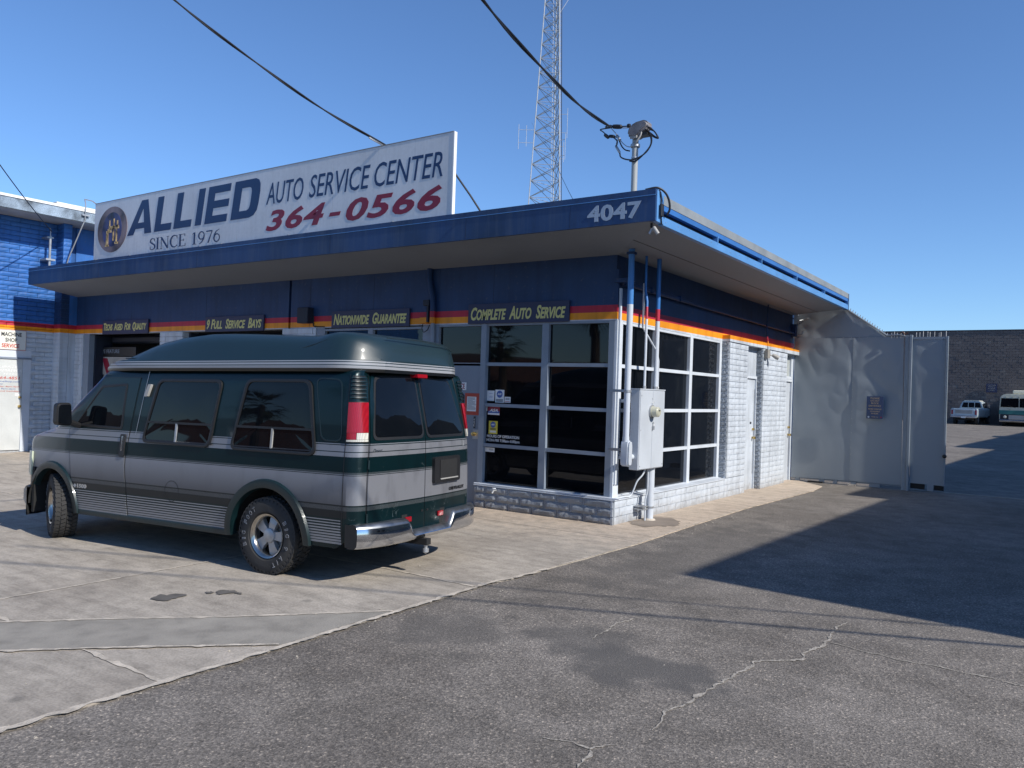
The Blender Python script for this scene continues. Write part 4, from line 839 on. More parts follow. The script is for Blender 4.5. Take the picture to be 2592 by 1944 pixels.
for lab, a, b in (('utility cable crossing above the driveway', (10.2, -2.6, 3.4), (2.3, -10.6, 10.2)), ('second utility cable crossing above the driveway', (9.6, -2.4, 3.4), (6.2, -6.2, 7.2))):
    cable('overhead_cable', lab, [a, b], .014 if b[2] > 8 else .010, .12, 12, 2, grp=None)
# black hose over the roof corner
MB().tube([(.98, -1.25, 4.0), (1.10, -1.2, 4.02), (1.16, -1.13, 3.98), (1.19, -1.08, 3.9), (1.19, -1.05, 3.80), (1.16, -1.05, 3.74)], .013, 8, curve=6).build('corner_hose', 'cable', shop, smooth=True); MB().tube([(1.12, -1.18, 4.0), (1.135, -1.16, 3.9), (1.135, -1.15, 3.70), (1.13, -1.12, 3.62)], .008, 6).build('corner_hose', 'cable', shop, smooth=True)
bx('hose_box', 'cable', shop, 1.13, 1.16, -1.19, -1.13, 3.70, 3.84, bevel=.005)

# ------------------------------------------------------------------ radio tower
tw = thing('radio_tower', (-40.1, 60, .5), 'tall three legged lattice radio tower rising behind the roof', 'tower')
vd = Vector((-45, 69.4, 0)).normalized(); rv = Vector((vd.y, -vd.x, 0))
def tw_leg(k, z):
    w_ = max(3.2-.081*(z-21.2), .9); c = Vector((-40.15+.009*(z-21), 60, z))
    return c+{0: -rv*.5, 1: rv*.5, 2: rv*.30+vd*.75}[k]*w_
zt = [.5]
while zt[-1] < 52: zt.append(zt[-1]+max(2.15-.012*zt[-1]*1.6, 1.1))
for k in range(3): MB().tube([tw_leg(k, z) for z in zt], .055 if k != 1 else .08, 6).build('leg', 'towersteel', tw)
for z0_, z1_ in zip(zt, zt[1:]):
    if z0_ < 15: continue
    for k in range(3):
        a0, a1, b0, b1 = tw_leg(k, z0_), tw_leg(k, z1_), tw_leg((k+1) % 3, z0_), tw_leg((k+1) % 3, z1_)
        MB().tube([a0, b1], .036, 4).build('cross_brace', 'towershaded', tw, fix=False); MB().tube([b0, a1], .036, 4).build('cross_brace', 'towershaded', tw, fix=False)
        MB().tube([a0, b0], .028, 4).build('girt', 'towersteel', tw, fix=False)
ld = MB(); 
for s_ in (-.22, .22): ld.tube([tw_leg(1, 14)-rv*(.75+s_)+vd*.3, tw_leg(1, 52)-rv*(.35+s_)+vd*.2], .022, 4)
for i in range(100):
    z = 14+i*.38; t = (z-14)/38; c = tw_leg(1, z)-rv*(.75-.4*t)+vd*.3; ld.tube([c-rv*.22, c+rv*.22], .014, 4)
ld.build('ladder', 'towersteel', tw, fix=False)
MB().tube([tw_leg(1, 14)+rv*.16, tw_leg(1, 52)+rv*.16], .04, 5).build('coax_run', 'cable', tw); st2 = MB()
for i in range(90): z = 15+i*.42; st2.tube([tw_leg(1, z), tw_leg(1, z)+rv*.22], .02, 4)
st2.build('step_bolts', 'towersteel', tw, fix=False)
def dip(c, dr, n, L):
    o = MB(); c = Vector(c)
    for z_ in (-L*.32, L*.32): o.tube([c+Vector((0, 0, z_)), c+dr*n*.8+Vector((0, 0, z_))], .025, 5)
    for i in range(1, n+1): o.tube([c+dr*i*.8+Vector((0, 0, -L/2-.3*(i > 1))), c+dr*i*.8+Vector((0, 0, L/2+.1*i))], .024, 5)
    o.build('antenna', 'towersteel', tw, fix=False)
dip(tw_leg(0, 28.2), -rv, 2, 2.1); dip(tw_leg(1, 29.6), rv, 1, 3.0); dip(tw_leg(1, 27.0), (rv*.7-vd*.7), 1, 2.6); dip(tw_leg(1, 26.6), rv*.5, 1, 2.0)
for k, dd in ((0, -rv), (1, rv), (2, vd)): dip(tw_leg(k, 43.5), dd, 1, 2.2)
MB().tube([tw_leg(1, 41.0), tw_leg(1, 43.2)+rv*1.4], .03, 5).build('antenna_arm', 'towersteel', tw)

# ------------------------------------------------------------------ sheet metal gate
gt = thing('sheet_metal_gate', (1.5, 8.22, 0), 'dented grey sheet metal driveway gate with a post, closing off the rear lot', 'gate')
def dent_sheet(name, pts, nx, nz, yb, amp, seed, m='sheet', edge=0.0):
    """pts: bl, br, tr, tl in (x, z)"""
    P = []
    for j in range(nz+1):
        row = []
        for i in range(nx+1):
            a, b = i/nx, j/nz
            x = (pts[0][0]*(1-a)+pts[1][0]*a)*(1-b)+(pts[3][0]*(1-a)+pts[2][0]*a)*b; z = (pts[0][1]*(1-a)+pts[1][1]*a)*(1-b)+(pts[3][1]*(1-a)+pts[2][1]*a)*b
            q = Vector((x*1.0, seed, z*1.15)); n1 = noise.noise(q+Vector((noise.noise(q*1.3)*.8, 0, noise.noise(q*1.7+Vector((5, 0, 0)))*.8)))
            n2 = abs(noise.noise(Vector((x*3.2+5, seed, z*2.6)))); n3 = noise.noise(Vector((x*7, seed+3, z*6)))
            lower = min(max((z-.6)/1.2, 0.15), 1)
            d = amp*(n1*1.15-.8*n2+.04*n3)*(lower)
            d *= min(1, min(a, 1-a)*nx/4+.1)
            row.append((x, yb+d+(edge*(a-.5)), z))
        P.append(row)
    return MB().grid(P).build(name, m, gt, smooth=True, ang=80)
dent_sheet('sheet', [(.04, .075), (1.236, .10), (1.236, 3.045), (.04, 3.055)], 48, 110, 8.20, .017, 1.3)
dent_sheet('sheet', [(1.225, .10), (2.20, .09), (2.17, 3.07), (1.225, 3.045)], 40, 110, 8.192, .022, 6.7)
dent_sheet('sheet', [(.0, 3.05), (1.86, 3.055), (1.08, 3.66), (.0, 3.76)], 60, 24, 8.215, .015, 3.1)
dent_sheet('sheet', [(2.35, .16), (2.955, .15), (2.93, 3.0), (2.32, 3.0)], 26, 110, 8.18, .017, 9.4)
bx('post', 'sheetd', gt, 2.20, 2.28, 8.165, 8.22, 0, 3.08, bevel=.005); bx('post', 'sheetd', gt, 2.285, 2.335, 8.13, 8.24, 0.0, 3.09, bevel=.005); bx('top_rail', 'sheetd', gt, 2.335, 2.935, 8.16, 8.20, 3.0, 3.05); bx('end_post', 'sheetd', gt, 2.93, 2.965, 8.14, 8.22, .15, 3.06)
MB().tube([(1.06, 8.19, 3.66), (1.86, 8.19, 3.09), (2.1, 8.19, 3.10), (2.2, 8.19, 3.07)], .018, 6).build('top_edge', 'sheetd', gt)
nl = MB()
for i in range(17): t = i/16; x = 1.10+t*.76; z = 3.64-t*.55; nl.tube([(x, 8.19, z), (x+.01, 8.19, z+.05)], .007, 4)
for x in (1.95, 2.0, 2.05, 2.12, 2.18, 2.40, 2.46, 2.52, 2.6, 2.64, 2.72, 2.8, 2.83, 2.92): nl.tube([(x, 8.18, 3.03), (x, 8.18, 3.14+random.uniform(-.03, .03))], .007, 4)
nl.build('spikes', 'steel', gt, fix=False)
MB().tube([(2.1, 8.16, 3.12), (2.15, 8.15, 3.16), (2.2, 8.15, 3.1), (2.25, 8.15, 3.13)], .012, 6).build('rusty_chain', mat('rust', (.14, .06, .035), .8), gt)
bx('bottom_rail', 'sheetd', gt, .05, 2.2, 8.23, 8.27, .06, .11); bx('debris', 'darkm', gt, .4, .7, 8.15, 8.25, 0, .03); bx('debris', 'grit', gt, 1.2, 1.35, 8.17, 8.25, 0, .03)
for (a, b) in ((.12, .22), (.62, .72), (.9, .98), (1.25, 1.35), (1.6, 1.8)): bx('gate_foot', 'sheetd', gt, a, b, 8.21, 8.25, .01, .08)
dent_sheet('skirt', [(2.36, .06), (2.62, .05), (2.62, .17), (2.36, .17)], 6, 3, 8.19, .02, 2, 'darkm'); bx('skirt', 'sheetd', gt, 2.66, 2.77, 8.17, 8.18, .03, .16); dent_sheet('skirt', [(2.78, .06), (2.95, .05), (2.95, .16), (2.78, .16)], 6, 3, 8.19, .02, 4, 'darkm')
rv_ = MB()
for i in range(20): rv_.lathe([(0, -.004), (.006, -.004), (.006, 0)], (1.236, 8.18, .2+i*.148), 'y', 6)
for i in range(12): rv_.lathe([(0, -.004), (.006, -.004), (.006, 0)], (.1+i*.155, 8.18, 3.055), 'y', 6)
rv_.build('rivets', 'steel', gt); MB().lathe([(0, -.05), (.035, -.04), (.04, 0), (0, .0)], (2.955, 8.13, .73), 'y', 12).build('latch', 'black', gt, smooth=True)
bx('gate_track', 'asphdark', None, 2.3, 5.5, 8.36, 8.44, -.01, .012); tag(bpy.data.objects['gate_track'], 'low concrete gate track line crossing the driveway', 'track')
gs = thing('warning_sign', (1.69, 8.12, 1.4), 'navy please do not block driveway sign on the dented gate', 'sign')
bx('plate', mat('navy_gate_sign', (.03, .055, .13), .4), gs, 1.533, 1.845, 8.095, 8.105, 1.40, 1.85, bevel=.002)
for i, (t_, wd, hh, z_) in enumerate((('PLEASE', .17, .034, 1.795), ('DO NOT', .165, .034, 1.745), ('BLOCK', .14, .034, 1.695), ('DRIVEWAY', .23, .034, 1.64), ('MORE PARKING', .25, .026, 1.58), ('AVAILABLE', .18, .026, 1.535), ('IN REAR', .13, .026, 1.49), ('THANK YOU', .13, .018, 1.425))):
    lettering(t_, wd, hh, (1.69-wd/2, 8.0945, z_), X, Z, mat('tan_lettering', (.42, .33, .22), .5) if i == 0 else bpy.data.materials['tan_lettering'], gs, depth=.001, bold=.01)
MB().lathe([(0, 0), (.018, 0), (.018, .001), (0, .001)], (1.575, 8.0935, 1.432), 'y', 14).build('emblem', 'numgrey', gs); MB().lathe([(0, 0), (.014, 0), (.014, .001), (0, .001)], (1.81, 8.0935, 1.432), 'y', 14).build('emblem', 'crimson', gs)

# ------------------------------------------------------------------ machine shop at the left
ms = thing('machine_shop_building', (-16, -3, 0), 'taller brick machine shop with bright blue upper wall at the left edge', 'building')
WX = -14.24
bx('wall_core', 'mortarb', ms, WX-.3, WX-.03, -12, 4, -.1, 5.2); bx('wall_face', 'brickb', ms, WX-.03, WX-.004, -12, -1.95, -.1, 5.18); bx('wall_face', 'brickb', ms, WX-.03, WX-.004, 0.1, 4, 3.6, 5.18); bx('rear_mass', 'mortarb', ms, -24, WX-.3, -12, 14, -.1, 5.2)
def skip(y, z): return y < -.80 and z < 2.08
brick_run(ms, 'shop', -1.95, -.16, 0.0, .1016, 51, WX+.0, 'E', L=.41, skip=skip)
bx('pilaster_core', 'mortarb', ms, WX, -13.93, -.34, -.165, 0, 5.2)
for r in range(51):
    kd = 'slump' if r < 37 else 'shop'  # darker navy blocks below roof level, shade painted into the pilaster
    brick(ms, kd, (-13.92, -.255, r*.1016+.003), .18, .095, math.pi/2); 
    brick(ms, kd, (-14.07, -.345, r*.1016+.003), .30, .095, 0)
MB().box(-13.93, -13.90, -.16, .0, 0, 3.6).build('return_wall', 'brickb', ms)
bx('door_surround', 'framew', ms, WX-.02, WX+.015, -.97, -.80, .0, 2.10); bx('door_surround', 'framew', ms, WX-.02, WX+.012, -2.0, -.80, 2.09, 2.25)
md = bx('shop_door', 'doorl', ms, WX-.02, WX+.004, -1.87, -.975, .04, 2.05); bx('door_head', 'frame', ms, WX, WX+.03, -1.95, -.80, 2.05, 2.09)
for z_, r_ in ((1.207, .022), (1.007, .03)): MB().lathe([(0, .06), (r_*.8, .058), (r_, .035), (r_, 0)], (WX+.004, -.955-.06, z_), 'x', 12).build('door_knob', 'brass', md, smooth=True)
bx('tag', 'white', md, WX+.004, WX+.006, -1.11, -.99, 1.24, 1.29)
for t_, y0_, y1_, z0_, hh, m_ in (('ACCURATE', -1.72, -1.07, 1.845, .05, 'white'), ('PERFORMANCE', -1.80, -.975, 1.765, .055, 'white'), ('M A C H I N E', -1.70, -1.0, 1.70, .03, 'white'), ('702-364-4851', -1.72, -1.02, 1.60, .062, 'redtext'), ('MachineShop.com', -1.6, -1.02, 1.525, .045, 'bluetext'), ('Open', -1.47, -1.36, 1.475, .035, 'bluetext'),
                              ('Monday-Friday: 8am-5pm', -1.8, -1.02, 1.42, .033, 'redtext'), ('Saturday: 9am-2pm', -1.72, -1.10, 1.37, .033, 'bluetext'), ('Sundays and holidays', -1.75, -1.0, 1.32, .033, 'redtext')):
    lettering(t_, y1_-y0_, hh, (WX+.0045, y0_, z0_), Y, Z, m_, md, 'door_lettering', shear=.15)
sg = thing('wall_sign', (WX+.03, -1.25, 2.25), 'cream machine shop service sign above the left door', 'sign'); bx('board', 'cream', sg, WX+.012, WX+.035, -1.55, -.94, 2.255, 2.68); bx('board_edge', 'redtext', sg, WX+.0, WX+.020, -1.56, -.93, 2.245, 2.69)
for t_, y0_, y1_, z0_, m_ in (('MACHINE', -1.445, -1.03, 2.545, 'darktext'), ('SHOP', -1.36, -1.12, 2.42, 'darktext'), ('SERVICE', -1.43, -1.07, 2.295, 'redtext')): lettering(t_, y1_-y0_, .088, (WX+.0355, y0_, z0_), Y, Z, m_, sg, bold=.02)
# eave
bx('eave_soffit', mat('shop_soffit', (.36, .36, .35), .6), ms, WX-.0, -13.44, -12, 14, 5.185, 5.22); fa = MB()
bx('eave_fascia', mat('weathered_blue_fascia', (.30, .38, .47), .7, var=.45, vs=3.2, fine=.2), ms, -13.44, -13.40, -12, 14, 5.20, 5.43); bx('eave_edge', 'white', ms, -14.0, -13.38, -12, 14, 5.43, 5.485); bx('roof', 'cap', ms, -24, -13.5, -12, 14, 5.22, 5.43)
ac = thing('roof_unit', (-14.6, 1.2, 5.48), 'low pale flat rooftop box on the machine shop roof', 'roof unit'); bx('casing', 'cap', ac, -15.2, -14.25, -.35, 2.3, 5.43, 5.66); bx('lid', 'cream', ac, -15.25, -14.2, -.4, 2.35, 5.66, 5.70); bx('grille', 'soffit', ac, -14.25, -14.245, .05, 2.2, 5.45, 5.64)
po = thing('cable_mast', (-13.9, -.6, 3.95), 'short grey cable mast clamped to the blue wall above the roof end', 'mast')
MB().tube([(-14.0, -.60, 3.9), (-14.0, -.60, 4.86)], .026, 10).build('pipe', 'steel', po, smooth=True); MB().tube([(-14.0, -.60, 4.86), (-14.0, -.60, 5.0), (-13.97, -.63, 5.02)], .012, 8).build('hook', 'steel', po); bx('strut', 'steel', po, WX, -13.95, -.70, -.50, 4.30, 4.34); bx('strut', 'steel', po, WX, -13.97, -.68, -.54, 4.80, 4.83)
p_ = thing('roof_conduit', (-13.6, -.2, 4.2), 'thin bent conduit climbing the blue pilaster to the machine shop eave', 'conduit')
MB().tube([(-13.82, -.18, 3.95), (-13.84, -.26, 4.05), (-13.86, -.30, 4.2), (-13.80, -.28, 4.4), (-13.36, -.17, 5.25), (-13.36, -.17, 5.6), (-13.45, -.15, 5.72), (-13.6, .1, 5.75), (-13.7, .55, 5.55)], .014, 8).build('pipe', 'steel', p_, smooth=True); bx('clamp', 'steel', p_, -13.40, -13.34, -.24, -.08, 5.33, 5.36)

# ------------------------------------------------------------------ rear lot
bwall = thing('rear_building', (-5, 63, .4), 'big dark grey block wall building closing the rear lot', 'building')
def blockmat():
    m, nt, b = newmat('rear_block_wall'); setin(b, rough=.9)
    at = nt.nodes.new('ShaderNodeAttribute'); at.attribute_name = 'tone'; n = tex(nt, 'ShaderNodeTexNoise', .35, Detail=6)
    c = mixc(nt, 1, ramp(nt, at.outputs['Fac'], [(0, (.115, .10, .098)), (.5, (.128, .112, .110)), (.93, (.14, .124, .12)), (1, (.175, .157, .148))]), ramp(nt, n.outputs[0], [(.3, (.9,)*3), (.7, (1.08,)*3)]), 'MULTIPLY')
    nt.links.new(c, b.inputs['Base Color']); return m
M['backwall'] = blockmat(); mb = MB(); tone = []
bz = .40; bxs = -16
for r in range(36):
    x = bxs-(.2 if r % 2 else 0)
    while x < 9:
        d = random.uniform(-.006, .008); mb.box(x+.006, x+.394, 62.5-d, 62.55, bz+r*.203, bz+r*.203+.196); tone += [random.random()]*6; x += .4
o = mb.build('block_face', M['backwall'], bwall, fix=False); o['kind'] = 'stuff'; at = o.data.attributes.new('tone', 'FLOAT', 'FACE'); at.data.foreach_set('value', tone)
bx('wall', mat('rear_mortar', (.10, .088, .086), .9), bwall, -16, 9, 62.54, 70, .2, 7.7); bx('coping', 'slot', bwall, -16.05, 9.05, 62.46, 62.8, 7.70, 7.77)
bs = thing('lot_sign', (.05, 62.4, 2.9), 'small navy lettered sign high on the dark rear block wall', 'sign'); bx('plate', 'navyboard', bs, -.47, .27, 62.40, 62.44, 2.92, 3.60)
for i, (t_, wd) in enumerate((('CUSTOMER', .55), ('PARKING', .45), ('IN REAR', .5), ('ONLY', .4))): lettering(t_, wd, .085, (-.10-wd/2, 62.397, 3.44-i*.135), X, Z, 'camgrey', bs, depth=.003)
def wheel_simple(parent, x, y, z, r, wdt, ax='x', m2='steel'):
    o = MB().lathe([(r*.55, -wdt/2), (r*.93, -wdt/2), (r, -wdt*.35), (r, wdt*.35), (r*.93, wdt/2), (r*.55, wdt/2)], (x, y, z), ax, 20).build('wheel', 'rubber', parent, smooth=True, local=True)
    MB().lathe([(0, -wdt*.4), (r*.55, -wdt*.45), (r*.55, wdt*.45), (0, wdt*.4)], (x, y, z), ax, 16).build('rim', m2, o, local=True)
gz = h(0, 59)
pk = thing('pickup_truck', (-1.25, 60.5, gz), 'old pale blue pickup truck parked tail out against the dark rear wall', 'truck'); pk.rotation_euler = (0, 0, -.12)
pk.scale = (.95, 1, 1.08)
PB = mat('pale_blue_truck_paint', (.42, .50, .55), .35, var=.08, coat=.5); PW = mat('cream_truck_roof', (.62, .62, .56), .35, coat=.5)
def LB(name, m, par, *a, **k): return bx(name, m, par, *a, local=True, **k)
body = MB().prism([(-.88, .50), (-.92, .62), (-.92, .98), (-.86, 1.10), (.86, 1.10), (.92, .98), (.92, .62), (.88, .50)], (0, -2.3, 0), X, Z, Y, 2.3).build('bed', PB, pk, local=True, bevel=.02)
LB('tailgate', PB, pk, -.72, .72, -2.335, -2.29, .62, 1.06, bevel=.015); LB('tailgate_panel', 'camgrey', pk, -.60, .60, -2.345, -2.33, .74, .98, bevel=.01); LB('bed_floor', 'darkm', pk, -.78, .78, -2.25, -.1, .98, 1.105)
MB().prism([(-.90, .50), (-.92, .62), (-.92, .98), (-.86, 1.12), (-.66, 1.55), (-.60, 1.60), (.60, 1.60), (.66, 1.55), (.86, 1.12), (.92, .98), (.92, .62), (.90, .50)], (0, 0, 0), X, Z, Y, 1.35).build('cab', PB, pk, local=True, bevel=.03)
MB().prism([(-.60, 1.60), (.60, 1.60), (.52, 1.68), (-.52, 1.68)], (0, .03, 0), X, Z, Y, 1.25).build('cab_roof', PW, pk, local=True, bevel=.03)
MB().prism([(-.70, 1.16), (-.58, 1.52), (.58, 1.52), (.70, 1.16)], (0, -.012, 0), X, Z, Y, .01).build('rear_window', 'vglass', pk, local=True)
for x in (-.22, .22): LB('window_bar', PW, pk, x-.02, x+.02, -.02, -.012, 1.17, 1.52)
LB('window_trim', PW, pk, -.72, .72, -.025, -.012, 1.12, 1.17); LB('hood', PB, pk, -.86, .86, 1.35, 2.7, .55, 1.12, bevel=.05)
MB().prism([(.05, 1.16), (1.2, 1.16), (1.0, 1.5), (.15, 1.5)], (.80, 0, 0), Y, Z, X, .05).build('side_window', 'vglass', pk, local=True)
LB('bumper', 'chrome', pk, -.90, .90, -2.48, -2.36, .46, .60, bevel=.02); LB('licence_plate', 'white', pk, -.15, .15, -2.50, -2.48, .44, .54)
for sx in (-1, 1): LB('tail_light', 'lensred', pk, sx*.82-.05, sx*.82+.05, -2.33, -2.29, .68, .98); LB('mirror_arm', 'chrome', pk, sx*1.02-.04, sx*1.02+.04, 1.1, 1.14, 1.2, 1.42, bevel=.01)
for (x, y) in ((-.75, -1.55), (.75, -1.55), (-.75, 1.9), (.75, 1.9)): wheel_simple(pk, x, y, .33, .34, .22)
LB('undercarriage', 'darkm', pk, -.6, .6, -2.2, 2.5, .30, .5)
mh = thing('motorhome', (1.9, 60.2, gz), 'cream and teal vintage motorhome facing out at the right of the rear wall', 'motorhome')
CR = mat('cream_motorhome_paint', (.62, .60, .48), .4, var=.06, coat=.3); TL = mat('teal_motorhome_band', (.03, .16, .15), .4, var=.08, coat=.3)
MB().prism([(-1.20, .45), (-1.22, 1.15), (-1.16, 2.10), (-1.05, 2.25), (-.8, 2.33), (.8, 2.33), (1.05, 2.25), (1.16, 2.10), (1.22, 1.15), (1.20, .45)], (0, -1.8, 0), X, Z, Y, 5.4).build('body', CR, mh, local=True, bevel=.05, smooth=True)
MB().prism([(-1.225, .86), (-1.225, 1.15), (1.225, 1.15), (1.225, .86)], (0, -1.82, 0), X, Z, Y, 5.3).build('paint_band', TL, mh, local=True, bevel=.01)
MB().prism([(-1.14, 1.38), (-1.10, 2.02), (-.03, 2.02), (-.03, 1.38)], (0, -1.83, 0), X, Z, Y, .02).build('windshield_pane', 'vglass', mh, local=True); MB().prism([(.03, 1.38), (.03, 2.02), (1.10, 2.02), (1.14, 1.38)], (0, -1.83, 0), X, Z, Y, .02).build('windshield_pane', 'vglass', mh, local=True)
LB('grille', 'camgrey', mh, -.62, .62, -1.86, -1.80, .50, .80, bevel=.01); gl2 = MB(); [gl2.box(-.60, .60, -1.87, -1.86, .53+i*.05, .545+i*.05) for i in range(6)]; gl2.build('grille_bars', 'steel', mh, local=True)
LB('front_panel', 'slot', mh, -1.15, 1.15, -1.83, -1.79, .45, .86); LB('bumper', 'chrome', mh, -1.2, 1.2, -1.98, -1.84, .32, .46, bevel=.02); LB('air_conditioner', CR, mh, -.45, .5, -.8, .3, 2.35, 2.62, bevel=.05)
for sx in (-1, 1):
    LB('lamp_surround', 'black', mh, sx*.85-.17, sx*.85+.17, -1.85, -1.8, .54, .80); MB().lathe([(0, -.03), (.085, -.02), (.10, 0), (0, 0)], (sx*.85, -1.85, .67), 'y', 16).build('headlight', 'lensclr', mh, local=True, smooth=True)
    MB().prism([(-.25, .06), (0, 0), (.25, .06), (0, .03)], (sx*.55, -1.85, 1.22), X, Z, Y, .02).build('chrome_chevron', 'chrome', mh, local=True); MB().tube([(sx*.2, -1.86, 1.34), (sx*.7, -1.87, 1.5)], .012, 5).build('wiper', 'black', mh, local=True)
for i in range(5): LB('marker_lamp', 'lensamb', mh, -.8+i*.4-.03, -.8+i*.4+.03, -1.84, -1.78, 2.10, 2.15)
for (x, y) in ((-.95, -1.0), (.95, -1.0), (-.95, 2.4), (.95, 2.4)): wheel_simple(mh, x, y, .36, .37, .24)
LB('undercarriage', 'darkm', mh, -.8, .8, -1.6, 3.5, .25, .5)
pc = thing('parked_car', (4.35, 38.2, h(4, 38)), 'grey car nose just entering the right edge of the rear lot', 'car')
CG = mat('grey_car_paint', (.25, .27, .27), .3, coat=.8)
MB().prism([(-2.1, .35), (-2.15, .7), (-1.1, .95), (-.6, 1.38), (.9, 1.40), (1.6, .98), (2.1, .92), (2.15, .4)], (-.82, 0, 0), (0, 1, 0), Z, X, 1.64).build('body', CG, pc, local=True, bevel=.08, seg=3, smooth=True)
MB().prism([(-.95, .98), (-.58, 1.30), (.85, 1.32), (1.35, .98)], (-.84, 0, 0), (0, 1, 0), Z, X, 1.68).build('side_glass', 'vglass', pc, local=True, bevel=.02); LB('front_glass', 'vglass', pc, -.6, .6, -1.12, -.95, .95, 1.0); LB('bumper', 'camgrey', pc, -.8, .8, -2.2, -2.05, .35, .55, bevel=.04)
for sx in (-1, 1): LB('headlight', 'lensclr', pc, sx*.62-.12, sx*.62+.12, -2.19, -2.10, .58, .70, bevel=.02)
for (x, y) in ((-.74, -1.35), (.74, -1.35), (-.74, 1.3), (.74, 1.3)): wheel_simple(pc, x, y, .31, .32, .2)

# neighbour building to the right (outside the picture, its shadow covers the driveway)
nb_ = thing('neighbour_building', (8, 10, 0), 'low stucco building across the driveway whose shadow falls on the asphalt', 'building')
STU = mat('stucco', (.22, .19, .155), .85, bmp=.4, bs=30)
def shadow_box(p0, p1, hh, name):
    d = Vector((1/SK, -.074/SK, 0))*hh; a = Vector((*p0, 0))+d; b = Vector((*p1, 0))+d; e_ = (b-a).normalized(); nrm = Vector((e_.y, -e_.x, 0)); c_, d_ = b+nrm*9, a+nrm*9
    zb = -.1; v = [(p.x, p.y, z) for z in (zb, hh) for p in (a, b, c_, d_)]
    MB().add(v, [(0, 1, 2, 3), (7, 6, 5, 4), (0, 4, 5, 1), (1, 5, 6, 2), (2, 6, 7, 3), (3, 7, 4, 0)]).build(name, STU, nb_)
    for i in range(3):
        t = .25+.22*i; c = a.lerp(b, t); 
        MB().prism([(0, 1.0), (1.1, 1.0), (1.1, 2.0), (0, 2.0)], c-nrm*.02, e_, Z, nrm, .03).build('window', 'glass', nb_)
shadow_box((1.90, -2.10), (2.26, 6.33), 6.0, 'front_block'); shadow_box((1.53, 6.33), (2.40, 25.8), 6.5, 'middle_block'); shadow_box((1.0, 25.9), (2.35, 50.4), 7.6, 'rear_block')

